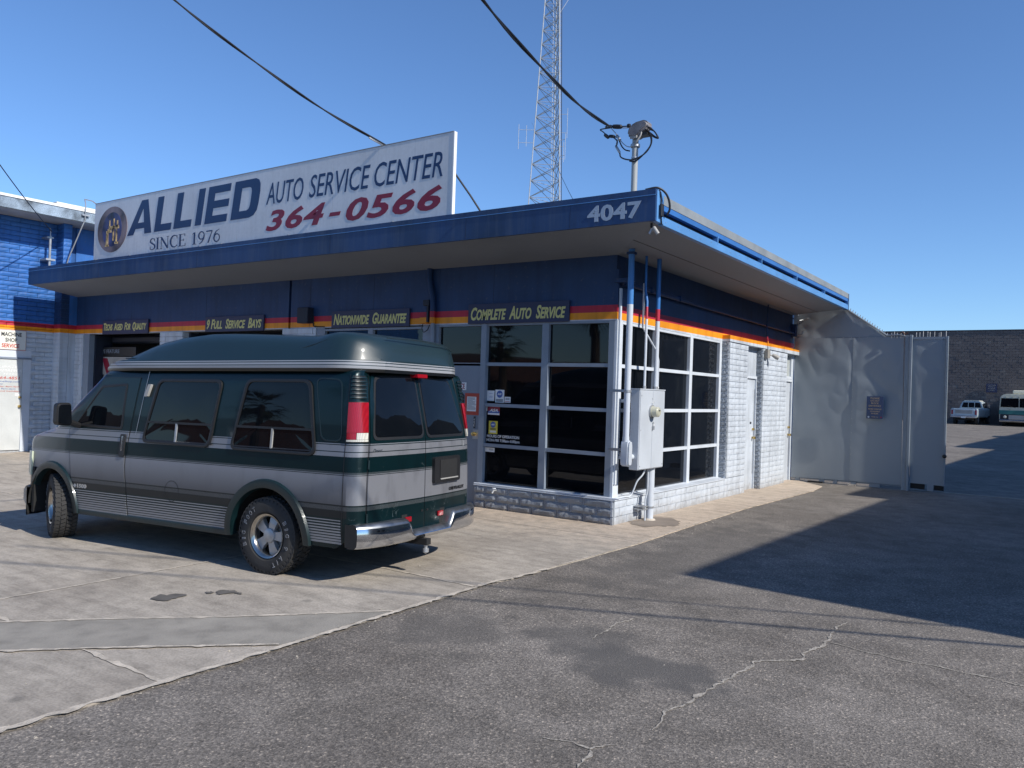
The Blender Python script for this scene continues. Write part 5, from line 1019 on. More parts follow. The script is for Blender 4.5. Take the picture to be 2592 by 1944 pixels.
# ------------------------------------------------------------------ the van
van = thing('conversion_van', (-1.094, -3.778, -.046), 'dark green and silver high top conversion van parked in front of the shop', 'van')
van.rotation_euler = Matrix.Rotation(math.radians(185.86), 3, 'Z').to_quaternion().to_matrix().to_4x4().to_euler()
van.rotation_mode = 'QUATERNION'; van.rotation_quaternion = Quaternion((0, 0, 1), math.radians(185.86)) @ Quaternion((0, 1, 0), .0150); van.scale = (.956,)*3
GRN = (.0025, .015, .018); SIL = (.25, .255, .275); DK = (.014, .018, .021)
def vanpaint():
    m, nt, b = newmat('van_paint'); setin(b, rough=.32, metal=.35, coat=.8, spec=.3); b.inputs['Coat Roughness'].default_value = .04; b.inputs['Coat IOR'].default_value = 1.35
    tc = nt.nodes.new('ShaderNodeTexCoord'); s = nt.nodes.new('ShaderNodeSeparateXYZ'); nt.links.new(tc.outputs['Object'], s.inputs[0]); fx, fy, fz = s.outputs
    bands = [(.30, GRN), (.62, DK), (.735, SIL), (1.005, GRN), (1.165, SIL), (1.185, GRN), (1.192, SIL), (1.206, GRN), (1.212, SIL), (1.268, GRN), (1.274, SIL), (1.283, GRN)]
    Z_ = lambda z: (z-.2)/2.0
    side = ramp(nt, math_(nt, 'DIVIDE', math_(nt, 'SUBTRACT', fz, .2), 2.0), [(0, GRN)]+[(Z_(z), c) for z, c in bands], 'CONSTANT')
    sheen_fade = ramp(nt, fz, [(.735, (.42,)*3), (.98, (1.0,)*3)]); sil_ = math_(nt, 'MULTIPLY', math_(nt, 'GREATER_THAN', fz, .739), math_(nt, 'LESS_THAN', fz, 1.001)); side = mixc(nt, math_(nt, 'MULTIPLY', sil_, math_(nt, 'GREATER_THAN', fx, -.97)), side, mixc(nt, 1, side, sheen_fade, 'MULTIPLY'))  # silver darkened downward on the flanks, painting in its reflection falloff
    # lower rocker stripes, getting wider downward, only on the flanks
    q = math_(nt, 'DIVIDE', math_(nt, 'SUBTRACT', fz, .385), .0262); fr_ = math_(nt, 'FRACT', q); duty = math_(nt, 'SUBTRACT', .80, math_(nt, 'MULTIPLY', q, .055))
    on_ = math_(nt, 'LESS_THAN', fr_, duty); inb = math_(nt, 'MULTIPLY', math_(nt, 'GREATER_THAN', fz, .385), math_(nt, 'LESS_THAN', fz, .615)); fl = math_(nt, 'GREATER_THAN', fx, -.915)
    k = math_(nt, 'MULTIPLY', math_(nt, 'MULTIPLY', on_, inb), fl)
    c = mixc(nt, k, side, (.30, .31, .33))
    # fine pin hatch just above the grey bands, dark zone above stripes is green at the rear
    hb_ = math_(nt, 'MULTIPLY', math_(nt, 'GREATER_THAN', fz, .60), math_(nt, 'LESS_THAN', fz, .735)); rr = math_(nt, 'MULTIPLY', hb_, math_(nt, 'LESS_THAN', fx, -.98)); c = mixc(nt, rr, c, GRN)
    for lo, hi in ((.69, .728), (.985+.02, .985+.045)):
        z_ = math_(nt, 'MULTIPLY', math_(nt, 'GREATER_THAN', fz, lo), math_(nt, 'LESS_THAN', fz, hi)); hh = math_(nt, 'MULTIPLY', z_, math_(nt, 'GREATER_THAN', math_(nt, 'FRACT', math_(nt, 'MULTIPLY', fz, 130)), .5)); c = mixc(nt, math_(nt, 'MULTIPLY', hh, .55), c, (.22, .23, .24))
    # pin lines bounding the big grey band
    for z0 in (.733, 1.001):
        z_ = math_(nt, 'MULTIPLY', math_(nt, 'GREATER_THAN', fz, z0), math_(nt, 'LESS_THAN', fz, z0+.006)); c = mixc(nt, z_, c, (.005, .012, .014))
    # dirt and faded clear coat
    n = tex(nt, 'ShaderNodeTexNoise', 2.2, Detail=7); mp = nt.nodes.new('ShaderNodeMapping'); nt.links.new(tc.outputs['Object'], mp.inputs[0]); mp.inputs['Scale'].default_value = (4, 4, 1.6)
    n2 = nt.nodes.new('ShaderNodeTexNoise'); n2.inputs['Scale'].default_value = 1.4; n2.inputs['Detail'].default_value = 7; nt.links.new(mp.outputs[0], n2.inputs['Vector'])
    zr = math_(nt, 'MULTIPLY', math_(nt, 'GREATER_THAN', fz, .5), math_(nt, 'LESS_THAN', fz, 1.28)); rear = ramp(nt, math_(nt, 'MULTIPLY', fx, -1), [(.0, (.25,)*3), (.6, (.35,)*3), (.9, (1,)*3)])
    wear = math_(nt, 'MULTIPLY', math_(nt, 'MULTIPLY', ramp(nt, n2.outputs[0], [(.52, (0,)*3), (.74, (.6,)*3)]), zr), rear)
    c = mixc(nt, wear, c, mixc(nt, 1, c, (.45, .44, .46), 'MULTIPLY'))
    # lifted clear coat scratches on the rear green panel
    n3 = tex(nt, 'ShaderNodeTexNoise', 5.5, Detail=8, Distortion=1.2); e3 = math_(nt, 'ABSOLUTE', math_(nt, 'SUBTRACT', n3.outputs[0], .47)); k3 = math_(nt, 'MULTIPLY', ramp(nt, e3, [(.002, (1,)*3), (.007, (0,)*3)]), math_(nt, 'LESS_THAN', fx, -1.0)); z3 = math_(nt, 'ADD', math_(nt, 'MULTIPLY', math_(nt, 'GREATER_THAN', fz, .60), math_(nt, 'LESS_THAN', fz, .73)), math_(nt, 'MULTIPLY', math_(nt, 'GREATER_THAN', fz, 1.0), math_(nt, 'LESS_THAN', fz, 1.08)))
    c = mixc(nt, math_(nt, 'MULTIPLY', math_(nt, 'MULTIPLY', k3, math_(nt, 'MULTIPLY', z3, ramp(nt, n.outputs[0], [(.5, (0,)*3), (.58, (1,)*3)]))), .6), c, (.25, .31, .32))
    nt.links.new(c, b.inputs['Base Color'])
    lum = math_(nt, 'GREATER_THAN', nt.nodes.new('ShaderNodeRGBToBW').outputs[0], .1); bw = lum.node.inputs[0].links[0].from_node; nt.links.new(c, bw.inputs[0])
    mr = nt.nodes.new('ShaderNodeMapRange'); mr.inputs[3].default_value = .3; mr.inputs[4].default_value = .45; nt.links.new(lum, mr.inputs[0]); nt.links.new(mr.outputs[0], b.inputs['Metallic'])
    r2_ = nt.nodes.new('ShaderNodeMapRange'); r2_.inputs[3].default_value = .30; r2_.inputs[4].default_value = .42; nt.links.new(lum, r2_.inputs[0]); nt.links.new(r2_.outputs[0], b.inputs['Roughness'])
    cr = nt.nodes.new('ShaderNodeMapRange'); cr.inputs[3].default_value = .35; cr.inputs[4].default_value = .2; nt.links.new(lum, cr.inputs[0]); nt.links.new(cr.outputs[0], b.inputs['Coat Weight'])
    nn = tex(nt, 'ShaderNodeTexNoise', 1.6, Detail=2); bump(nt, b, nn.outputs[0], .04, .05)
    return m
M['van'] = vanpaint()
def cappaint():
    m, nt, b = newmat('van_roof_paint'); setin(b, rough=.45, coat=.22); b.inputs['Coat Roughness'].default_value = .12
    tc = nt.nodes.new('ShaderNodeTexCoord'); s = nt.nodes.new('ShaderNodeSeparateXYZ'); nt.links.new(tc.outputs['Object'], s.inputs[0]); fz = s.outputs[2]; Z_ = lambda z: (z-1.9)/.5
    g = (.008, .023, .030); c = ramp(nt, math_(nt, 'DIVIDE', math_(nt, 'SUBTRACT', fz, 1.9), .5), [(0, (.003,)*3), (Z_(1.965), (.27, .28, .30)), (Z_(1.991), g), (Z_(1.999), (.27, .28, .30)), (Z_(2.018), g), (Z_(2.027), (.27, .28, .30)), (Z_(2.038), g)], 'CONSTANT')
    n = tex(nt, 'ShaderNodeTexNoise', 1.5, Detail=6); c = mixc(nt, ramp(nt, n.outputs[0], [(.4, (0,)*3), (.75, (.35,)*3)]), c, mixc(nt, 1, c, (1.35, 1.35, 1.35), 'MULTIPLY')); nt.links.new(c, b.inputs['Base Color']); return m
M['cappaint'] = cappaint()
M['green'] = mat('van_green_trim', (.003, .016, .019), .4, var=.1, coat=.2)
# plan outline of the left half, s runs from the rear centre round the corner and forward
HW = .972
S1, S2, F2 = .83, 1.02, -.95
def plan(s):
    if s <= S1: return (-1.13+.045*(s/S1)**2, s)
    if s <= S2:
        a = (s-S1)/(S2-S1)*math.pi/2; return (-1.085+.135*(1-math.cos(a)), S1+(HW-S1)*math.sin(a))
    f = F2+(s-S2)
    if f <= 3.0: return (f, HW)
    if f <= 3.85: return (f, HW-.07*((f-3.0)/.85)**2)
    s2 = s-(3.85-F2+S2)
    if s2 < .45: a = s2/.45*math.pi/2; return (3.85+.27*math.sin(a), HW-.07-.26*(1-math.cos(a)))
    return (4.12+.03*min((s2-.45)/.64, 1), max(HW-.33-(s2-.45), 0))
SMAX = 3.85-F2+S2+.45+.642
FS = lambda f: S2+f-F2
def lean(z):
    k = 1.0
    if z > 1.25: k -= .062*((z-1.25)/.7)**1.35
    if z < .62: k -= .018*((.62-z)/.27)**2
    k -= .022*((min(z, 1.3)-.72)/.5)**2
    return k
def srf(s, z, off=0):
    def base(s, z):
        f, l = plan(max(s, 0)); wr = 1 if s < .72 else max(0, 1-(s-.72)/.36); wr = wr*wr*(3-2*wr)
        if z > 1.25: f += wr*.155*((z-1.25)/.7)**1.25; l *= 1-(.085*((z-1.25)/.7) if s < .8 else .085*((z-1.25)/.7)*max(0, 1-(s-.8)/.2))
        return Vector((f, l*lean(z), z))
    p = base(s, z)
    if off:
        a = base(min(s+.01, SMAX), z)-base(max(s-.01, 0), z); b = base(s, z+.01)-base(s, z-.01); n = b.cross(a); n.normalize()
        if n.dot(Vector((0, 1, 0)) if s > .94 else Vector((-1, 0, 0))) < 0 and s < 5: n = -n
        if s >= 5 and n.x < 0 and n.y < 0: n = -n
        p += n*off
    return p
AR = ((0.0, .50, .36), (3.42, .47, .37))
def zbot(f):
    for c, r, z0 in AR:
        if abs(f-c) < r: return z0+math.sqrt(r*r-(f-c)**2)
    return .345
def ztop(s):
    f = plan(s)[0]
    if f < 2.56: return 1.955
    if f < 3.42: return 1.945-(f-2.56)/.86*.655
    if f < 4.0: return 1.29-(f-3.42)/.58*.13
    return 1.16-(f-4.0)/.15*.16
ss = [0, .1, .2, .3, .4, .5, .6, .7, .78, .83, .855, .88, .905, .93, .955, .98, 1.0, 1.02]
cs = []
for c, r, z0 in AR: cs += [c-r-.0005]+[c-r*math.cos(math.pi*i/22) for i in range(23)]+[c+r+.0005]
fs_ = sorted(set([round(x, 4) for x in cs+[-.85, -.7, -.58, .6, .8, 1.0, 1.2, 1.4, 1.6, 1.8, 2.0, 2.2, 2.4, 2.56, 2.62, 2.75, 2.85]]))
ss += [FS(f) for f in fs_ if f < 3.85]
s0 = FS(3.85); ss += [s0+x for x in (0, .06, .12, .18, .24, .30, .36, .42, .45, .6, .8, 1.0, 1.09)]
bm_ = MB(); cols = []
for s_ in ss:
    f = plan(s_)[0]; zb = zbot(f) if S2+.01 < s_ < s0+.3 else .345
    if s_ <= S2: zb = .41
    if s_ >= s0+.35: zb = .48
    zt_ = ztop(s_); col = []
    for t in [i/16 for i in range(17)]: z = zb+(zt_-.075-zb)*t; col.append(srf(s_, z))
    for a, (dz, k) in enumerate(((-.045, .006), (-.02, .018), (-.006, .04), (0, .09))):
        p = srf(s_, zt_+dz); p.y = max(0, p.y-k) if s_ > .8 else p.y*(1-k*.9); 
        if s_ < .9: p.x += k*.9
        col.append(p)
    cols.append(col)
bm_.grid(cols); L0 = len(bm_.v); bm_.grid([[Vector((p.x, -p.y, p.z)) for p in c] for c in cols]); nr = len(cols[0])
bm_.add([], []); 
for i in range(len(cols)-1):
    a, b = i*nr+nr-1, (i+1)*nr+nr-1; bm_.f.append((a, b, b+L0, a+L0)); bm_.m.append(0)
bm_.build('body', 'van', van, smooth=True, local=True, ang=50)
def both(fn):
    for sgn in (1, -1): fn(sgn)
def mir(p, sgn): return Vector((p[0], p[1]*sgn, p[2]))
def vpatch(name, m, rows, off, sgn=1, parent=van, rim=True, nx=8):
    """rows: list of (z, s0, s1); thin raised panel following the body"""
    P = [[mir(srf(a+(b-a)*i/nx, z, off), sgn) for i in range(nx+1)] for z, a, b in rows]; Q = [[mir(srf(a+(b-a)*i/nx, z, -.004), sgn) for i in range(nx+1)] for z, a, b in rows]
    mb = MB().grid(P); 
    if rim:
        for e, g in ((P[0], Q[0]), (P[-1], Q[-1]), ([r[0] for r in P], [r[0] for r in Q]), ([r[-1] for r in P], [r[-1] for r in Q])): mb.grid([e, g])
    return mb.build(name, m, parent, smooth=True, local=True, ang=30)
def rnd(c, r, n=5):
    """rounded outline through corner points (list of 2d)"""
    out = []; k = len(c)
    for i in range(k):
        p, a, b = Vector(c[i]), Vector(c[i-1]), Vector(c[(i+1) % k]); d1, d2 = (a-p).normalized(), (b-p).normalized(); q1, q2 = p+d1*r, p+d2*r
        for j in range(n+1):
            t = j/n; out.append(q1*(1-t)**2+p*2*t*(1-t)+q2*t*t)
    return out
def inset(c, d):
    cx_ = sum(p[0] for p in c)/len(c); cy_ = sum(p[1] for p in c)/len(c); return [(p[0]-math.copysign(d, p[0]-cx_), p[1]-math.copysign(d, p[1]-cy_)) for p in c]
def pane(name, m, c, r, off, sgn=1, parent=van, sx=lambda u: FS(u), thick=.006):
    o_ = rnd(c, r); g_c = Vector((sum(p[0] for p in c)/len(c), sum(p[1] for p in c)/len(c)))
    R_ = [[mir(srf(sx(q[0]), q[1], d), sgn) for q in [g_c.lerp(p, k) for p in o_]] for k, d in ((.02, off), (.25, off), (.5, off), (.75, off), (1, off), (1, off-thick))]
    mb = MB().grid(R_, closeu=True); mb.add(R_[0], [tuple(range(len(o_)))])
    return mb.build(name, m, parent, smooth=True, local=True, ang=40)
def ring(name, m, c, r, wd, off, sgn=1, parent=van, sx=lambda u: FS(u), base=-.002):
    o_, i_ = rnd(c, r), rnd(inset(c, wd), max(r-wd*.6, .01)); n = len(o_)
    L4 = [[mir(srf(sx(p[0]), p[1], d), sgn) for p in q] for q, d in ((o_, base), (o_, off*.8), ([(a+b)/2 for a, b in zip(o_, i_)], off), (i_, off*.8), (i_, base))]
    return MB().grid(L4, closeu=True).build(name, m, parent, smooth=True, local=True, ang=60)
SQ = lambda u: u      # direct s coordinate for the rear
# side windows (with lower sliders)
for c, lb_, dv in (([(1.66, 1.85), (.69, 1.85), (.80, 1.165), (1.84, 1.175)], 0, 1.31), ([(.36, 1.86), (-.475, 1.86), (-.60, 1.160), (.515, 1.165)], 1, -.04)):
    for sgn in (1, -1):
        wn = ring('side_window', 'black', c, .09, .030, .022, sgn); cc = inset(c, .026); pane('pane', 'vglass', cc, .075, .008, sgn, wn)
        fl_ = lambda z: [(a[0]+(b[0]-a[0])*(c[0][1]-z)/(c[0][1]-c[3][1])) for a, b in ((c[0], c[3]), (c[1], c[2]))]
        z_ = 1.395; l_, r_ = fl_(z_); MB().grid([[mir(srf(FS(l_+(r_-l_)*i/6), z, d), sgn) for i in range(7)] for z, d in ((z_-.012, .004), (z_-.010, .018), (z_+.010, .018), (z_+.012, .004))]).build('window_bar', 'black', wn, local=True)
        MB().grid([[mir(srf(FS(dv+d), z, o_), sgn) for d, o_ in ((-.014, .004), (-.012, .018), (.012, .018), (.014, .004))] for z in (1.20, 1.39)]).build('window_bar', 'steel' if lb_ == 0 else 'camgrey', wn, local=True)
        MB().grid([[mir(srf(FS(l_+(r_-l_)*i/6), 1.196+k_, d), sgn) for i in range(7)] for k_, d in ((0, .01), (.004, .02), (.016, .01))]).build('window_bar', 'black', wn, local=True)
# front doors
dz = [.375, .42, .5, .6, .7, .8, .9, 1.0, 1.1, 1.2, 1.27, 1.35, 1.5, 1.65, 1.80, 1.865]
def dfr(z): return 2.97+.14*(z-.38)/.9 if z < 1.27 else 3.11-(z-1.27)/.61*.56
def dre(z): return 2.05+.05*math.exp(-((z-.95)/.25)**2)-(0 if z < 1.3 else (z-1.3)*.16)
for sgn in (1, -1):
    vpatch('door_gap', 'black', [(z, FS(dre(z)-.009), FS(dfr(z)+.009)) for z in dz], .0015, sgn, rim=False)
    fd = vpatch('front_door', 'van', [(z+(.004 if i == 0 else -.006 if i == len(dz)-1 else 0), FS(dre(z)+.004), FS(dfr(z)-.004)) for i, z in enumerate(dz)], .006, sgn)
    c = [(2.16, 1.80), (2.60, 1.775), (3.00, 1.315), (2.18, 1.295)]; ring('window_trim', 'black', c, .04, .028, .014, sgn, fd); pane('door_window', 'vglass', inset(c, .02), .03, .010, sgn, fd)
    hc = [(2.10, 1.25), (2.18, 1.25), (2.185, 1.01), (2.105, 1.01)]; dh = pane('handle', 'black', hc, .015, .020, sgn, fd, thick=.02); pane('handle_grip', 'chrome', [(2.13, 1.23), (2.15, 1.23), (2.15, 1.07), (2.13, 1.07)], .006, .026, sgn, dh if False else fd)
    fd['label'] = 'front door with black pull handle'
    lm = pane('coach_lamp', 'camgrey', [(1.80, 1.79), (1.755, 1.79), (1.80, 1.66), (1.85, 1.66)], .01, .03, sgn, thick=.03)
    fdr = MB().grid([[mir(srf(FS(1.33+r_*math.cos(a)), .70+r_*math.sin(a), .002), sgn) for a in [2*math.pi*i/28 for i in range(28)]] for r_ in (.102, .107)], closeu=True).build('fuel_door', 'black', van, local=True)
    MB().grid([[mir(srf(FS(1.955-.12*(z-1.25)/.67+d), z, .004), sgn) for d in (-.004, .004)] for z in (1.25, 1.45, 1.65, 1.80, 1.93)]).build('door_rail', 'steel' , van, local=True)
    # recessed third quarter pane outline behind the rear side window
    ring('quarter_panel', 'green', [(-.52, 1.88), (-.84, 1.87), (-.89, 1.30), (-.64, 1.30)], .08, .012, .004, sgn)
def srib(f, z, dx): pass
lettering('1500', .17, .045, tuple(srf(FS(2.90), .625, .008)), (-1, 0, 0), Z, 'camgrey', van, 'badge', bold=.05)
bpy.data.objects[[o.name for o in van.children if o.name.startswith('badge')][-1]].data.transform(Matrix.Identity(4))
for o in van.children:
    if o.name.startswith('badge'):
        # lettering() works in world offsets, bring it back to the van's own frame
        o.data.transform(Matrix.Translation(ORG[van.name]))
MB().prism([(-.03, 0), (-.012, .012), (-.012, .02), (.012, .02), (.012, .012), (.03, 0), (.012, -.012), (.012, -.02), (-.012, -.02), (-.012, -.012)], tuple(srf(FS(2.94), .645, .008)), (-1, 0, 0), Z, (0, 1, 0), .004).build('badge', 'steel', van, local=True)
# wheel arch flares, wells and underbody
for (c, r, z0) in AR:
    for sgn in (1, -1):
        P = []
        for i in range(31):
            a = math.pi*(-.03+1.06*i/30); row = []
            for dr_, of in ((-.035, -.05), (-.03, .022), (.0, .030), (.045, .026), (.055, -.002)):
                f = c+(r+dr_)*math.cos(a); z = z0+(r+dr_)*math.sin(a)
                if i == 0 or i == 30: z = max(z, .34)
                row.append(mir(srf(FS(f), max(z, .33), of), sgn))
            P.append(row)
        MB().grid(P).build('wheel_arch', 'green', van, smooth=True, local=True)
        y0_, y1_ = sorted((sgn*.55, sgn*.95)); w_ = MB(); Q = [[(c+(r-.01)*math.cos(math.pi*i/16), y, z0+(r-.01)*math.sin(math.pi*i/16)) for y in (y0_, y1_)] for i in range(17)]; w_.grid(Q); w_.build('wheel_well', 'darkm', van, local=True, fix=False)
LB('undercarriage', 'darkm', van, -.98, 3.95, -.56, .56, .30, .95); LB('frame_rail', 'darkm', van, .55, 2.9, -.93, .93, .36, .40); LB('frame_rail', 'darkm', van, -1.0, -.52, -.90, .90, .38, .42)
MB().tube([(0, -.8, .34), (0, .8, .34)], .06, 10).build('rear_axle', 'darkm', van, local=True); MB().lathe([(0, -.12), (.14, -.08), (.16, 0), (.14, .08), (0, .12)], (0, 0, .34), 'y', 14).build('differential', 'darkm', van, local=True, smooth=True)
MB().grid([[mir(srf(FS(.52+(2.93-.52)*i/20), z, o_), 1) for i in range(21)] for z, o_ in ((.39, .004), (.375, .012), (.33, .012), (.325, -.02))]).build('rocker_trim', 'green', van, smooth=True, local=True)
# windshield
MB().grid([[(f, l, ztop(FS(f))+.012) for l in (-.80+.05*(3.4-f), 0, .80-.05*(3.4-f))] for f in (2.64, 2.9, 3.15, 3.36)]).build('windshield', 'vglass', van, local=True, smooth=True)
# mirrors
for sgn in (1, -1):
    mr_ = MB(); mr_.prism(rnd([(-.09, -.125), (.09, -.11), (.085, .13), (-.075, .135)], .045), (2.88, sgn*1.15, 1.44), (0, sgn, 0), Z, X, .10); mo = mr_.build('mirror', 'black', van, local=True, bevel=.02, seg=3, smooth=True)
    g2 = MB(); g2.prism(rnd([(-.075, -.11), (.075, -.095), (.07, .11), (-.06, .115)], .035), (2.878, sgn*1.15, 1.44), (0, sgn, 0), Z, (-1, 0, 0), .003); g2.build('mirror_glass', 'vglass', mo, local=True)
    MB().tube([(2.92, sgn*1.08, 1.36), (2.93, sgn*.93, 1.31)], [.035, .03], 8).build('mirror_arm', 'black', mo, local=True, smooth=True)
# rear corner lamps and louvres
for sgn in (1, -1):
    for a, b in ((.826, .833), (1.035, 1.042)):
        MB().grid([[mir(srf(x, z, .0025), sgn) for x in (a, b)] for z in [.42+1.50*i/16 for i in range(17)]]).build('panel_seam', 'black', van, local=True)
    tl_ = vpatch('tail_light', 'lensred', [(z, .855, 1.018) for z in (1.385, 1.45, 1.55, 1.655)], .020, sgn)
    vpatch('reflector_lens', 'lensred', [(1.325, .945, 1.018), (1.383, .945, 1.018)], .018, sgn, tl_); vpatch('reverse_lens', 'lensclr', [(1.325, .855, .942), (1.383, .855, .942)], .018, sgn, tl_); vpatch('lens_base', 'lensclr', [(1.305, .852, 1.022), (1.323, .852, 1.022)], .016, sgn, tl_)
    vpatch('lamp_housing', 'black', [(1.297, .842, 1.028), (1.665, .842, 1.028)], .004, sgn)
    for i in range(6):
        z = 1.69+i*.036; v_ = MB(); v_.grid([[mir(srf(.865+.145*j/6, z+dz_, of), sgn) for j in range(7)] for dz_, of in ((0, .001), (.004, .014), (.017, .010), (.020, .001))]); v_.build('louvre', 'green', van, smooth=True, local=True)
        MB().grid([[mir(srf(.872+.13*j/6, z+dz_, .003), sgn) for j in range(7)] for dz_ in (.020, .028)]).build('louvre_slot', 'black', van, local=True)
# rear doors
rz_ = [.56+.0*0, .60, .75, .9, 1.05, 1.2, 1.3, 1.45, 1.6, 1.75, 1.88, 1.93]; rz_[0] = .43
for sgn in (1, -1):
    off_s = -.05
    a_, b_ = (max(.0, .0), .818)
    rd = vpatch('rear_door', 'van', [(z, .006, .822-(0.0 if z < 1.8 else (z-1.8)*.5)) for z in rz_], .010, sgn, nx=10)
    c = [(.028, 1.922), (.735, 1.905), (.800, 1.312), (.020, 1.312)]
    wt = pane('window_surround', 'black', c, .08, .016, sgn, rd, SQ, .01); pane('rear_window', 'vglass', inset(c, .028), .065, .0205, sgn, rd, SQ, .004)
    for z in (.62, 1.10): MB().tube([mir(srf(.829, z-.04, .012), sgn), mir(srf(.829, z+.04, .012), sgn)], .010, 8).build('hinge', 'green', rd, local=True)
MB().grid([[srf(0, z, .004)+Vector((0, dy, 0)) for dy in (-.008, .008)] for z in [.43+i*.1 for i in range(16)]]).build('door_gap', 'black', van, local=True)
br = MB(); br.box(-.085, .085, -.03, .075, -.018, .018); b3 = br.build('brake_light', 'lensred', van, local=True, bevel=.004); b3.location = (-1.01, -.0, 1.922); b3.rotation_euler = (0, 0, math.pi/2)
def rp(l, z, off=.012): s_ = abs(l); p = srf(s_, z, off); return Vector((p.x, math.copysign(p.y, l) if l else 0, p.z))
def rpanel(name, m, c, r, off, th, parent=van):
    o_ = rnd(c, r); A = [rp(p[0], p[1], off) for p in o_]; B_ = [rp(p[0], p[1], off-th) for p in o_]; n = len(A)
    return MB().add(A+B_, [tuple(range(n)), tuple(range(n, 2*n))[::-1]]+[(i, (i+1) % n, n+(i+1) % n, n+i) for i in range(n)]).build(name, m, parent, local=True)
pl = rpanel('plate_holder', 'black', [(-.12, 1.12), (-.62, 1.12), (-.62, .86), (-.12, .86)], .03, .045, .04); rpanel('plate_recess', 'darkm', [(-.22, 1.09), (-.55, 1.09), (-.55, .90), (-.22, .90)], .01, .047, .003, pl); rpanel('plate_lip', 'camgrey', [(-.22, .905), (-.56, .905), (-.56, .893), (-.22, .893)], .003, .055, .01, pl)
for i, ch in enumerate('CHEVROLET'):
    l_ = -.44-.036*i; p = rp(l_, .765, .014); q = rp(l_-.03, .765, .014); ex = (q-p).normalized()
    t_ = text_mb(ch, .027, .032, p+ORG[van.name], ex, Z, bold=.06, depth=.004); t_.build('badge', 'black', van, fix=False)
rpanel('decal', 'steel', [(-.735, 1.27), (-.775, 1.27), (-.775, 1.21), (-.735, 1.21)], .018, .013, .002)
t_ = text_mb('Desert', .12, .03, rp(.78, 1.21, .013)+ORG[van.name], (rp(.6, 1.21)-rp(.78, 1.21)), Z, shear=.4, depth=.001); t_.build('decal', 'darktext', van, fix=False)
for sgn in (1, -1): rpanel('door_catch', 'black', [(sgn*.03, .62), (sgn*.06, .62), (sgn*.06, .60), (sgn*.03, .60)], .004, .016, .006)
# rear bumper with dropped centre step
B_ = []; NL_ = 64
for i in range(NL_+1):
    l = -.985+1.96*i/NL_; f0 = -1.255+.16*abs(l)**5; k = min(max((abs(l)-.30)/.09, 0), 1); k = k*k*(3-2*k); zt_ = .455+.125*k; zb_ = .365-.005*k; fi = -1.0 if abs(l) > .36 else -1.13
    fi = max(fi, f0+.06); B_.append([(fi, l, zt_-.01), (f0+.05, l, zt_), (f0+.018, l, zt_-.012), (f0+.004, l, zt_-.04), (f0, l, (zt_+zb_)/2), (f0+.006, l, zb_+.03), (f0+.03, l, zb_+.005), (f0+.07, l, zb_), (fi, l, zb_)])
n_ = len(B_[0]); bmb = MB()
bmb.grid(B_); bmb.m = [1 if (i % (n_-1)) in (0, 1, 2) else 0 for i in range(len(bmb.f))]; bmb.add(B_[0], [tuple(range(n_))], 2); bmb.add(B_[-1], [tuple(range(n_))], 2)
bmp = bmb.build('rear_bumper', ['chrome', 'dchrome', 'black'], van, smooth=True, local=True, ang=50)
for sgn in (1, -1):
    MB().grid([[(f, sgn*l, z) for f, l in ((-1.09, .972), (-1.04, .978), (-.97, .972))] for z in (.575, .56, .40, .37)]).build('bumper_end', 'black', bmp, local=True, smooth=True)
LB('step_panel', 'darkm', van, -1.135, -1.10, -.36, .36, .40, .60)
LB('bumper_support', 'darkm', van, -1.12, -.95, -.9, .9, .36, .42)
for l in (.27, -.27): LB('reflector', 'lensred', van, -1.155, -1.135, l-.045, l+.045, .525, .575, bevel=.004)
hc_ = LB('hitch', 'darkm', van, -1.28, -1.0, .08, .15, .30, .36); MB().lathe([(0, .05), (.02, .045), (.028, .02), (.02, 0), (.015, -.03), (.03, -.035), (.03, -.07), (0, -.09)], (-1.25, .12, .30), 'z', 12).build('hitch_ball', 'steel', van, local=True, smooth=True)
# front bumper, headlamp
F_ = []
for i in range(41):
    l = -.98+1.96*i/40; f0 = 4.22-.30*abs(l/.98)**4; fi = 3.86 if abs(l) > .8 else 3.9; F_.append([(fi, l, .56), (f0-.04, l, .575), (f0, l, .53), (f0, l, .42), (f0-.05, l, .36), (f0-.09, l, .24), (fi-.0, l, .24)])
bmb = MB().grid(F_); bmb.add(F_[0], [tuple(range(7))]); bmb.add(F_[-1], [tuple(range(7))]); bmb.build('front_bumper', 'dchrome', van, smooth=True, local=True, ang=50)
for sgn in (1, -1):
    o = vpatch('headlight', 'lensclr', [(z, s0+.10, s0+.42) for z in (.72, .85, .98)], .02, sgn); vpatch('marker_lamp', 'lensamb', [(z, s0+.04, s0+.10) for z in (.70, .84, .98)], .018, sgn)
LB('mud_flap', 'darkm', van, 3.80, 3.84, .60, .93, .27, .80)
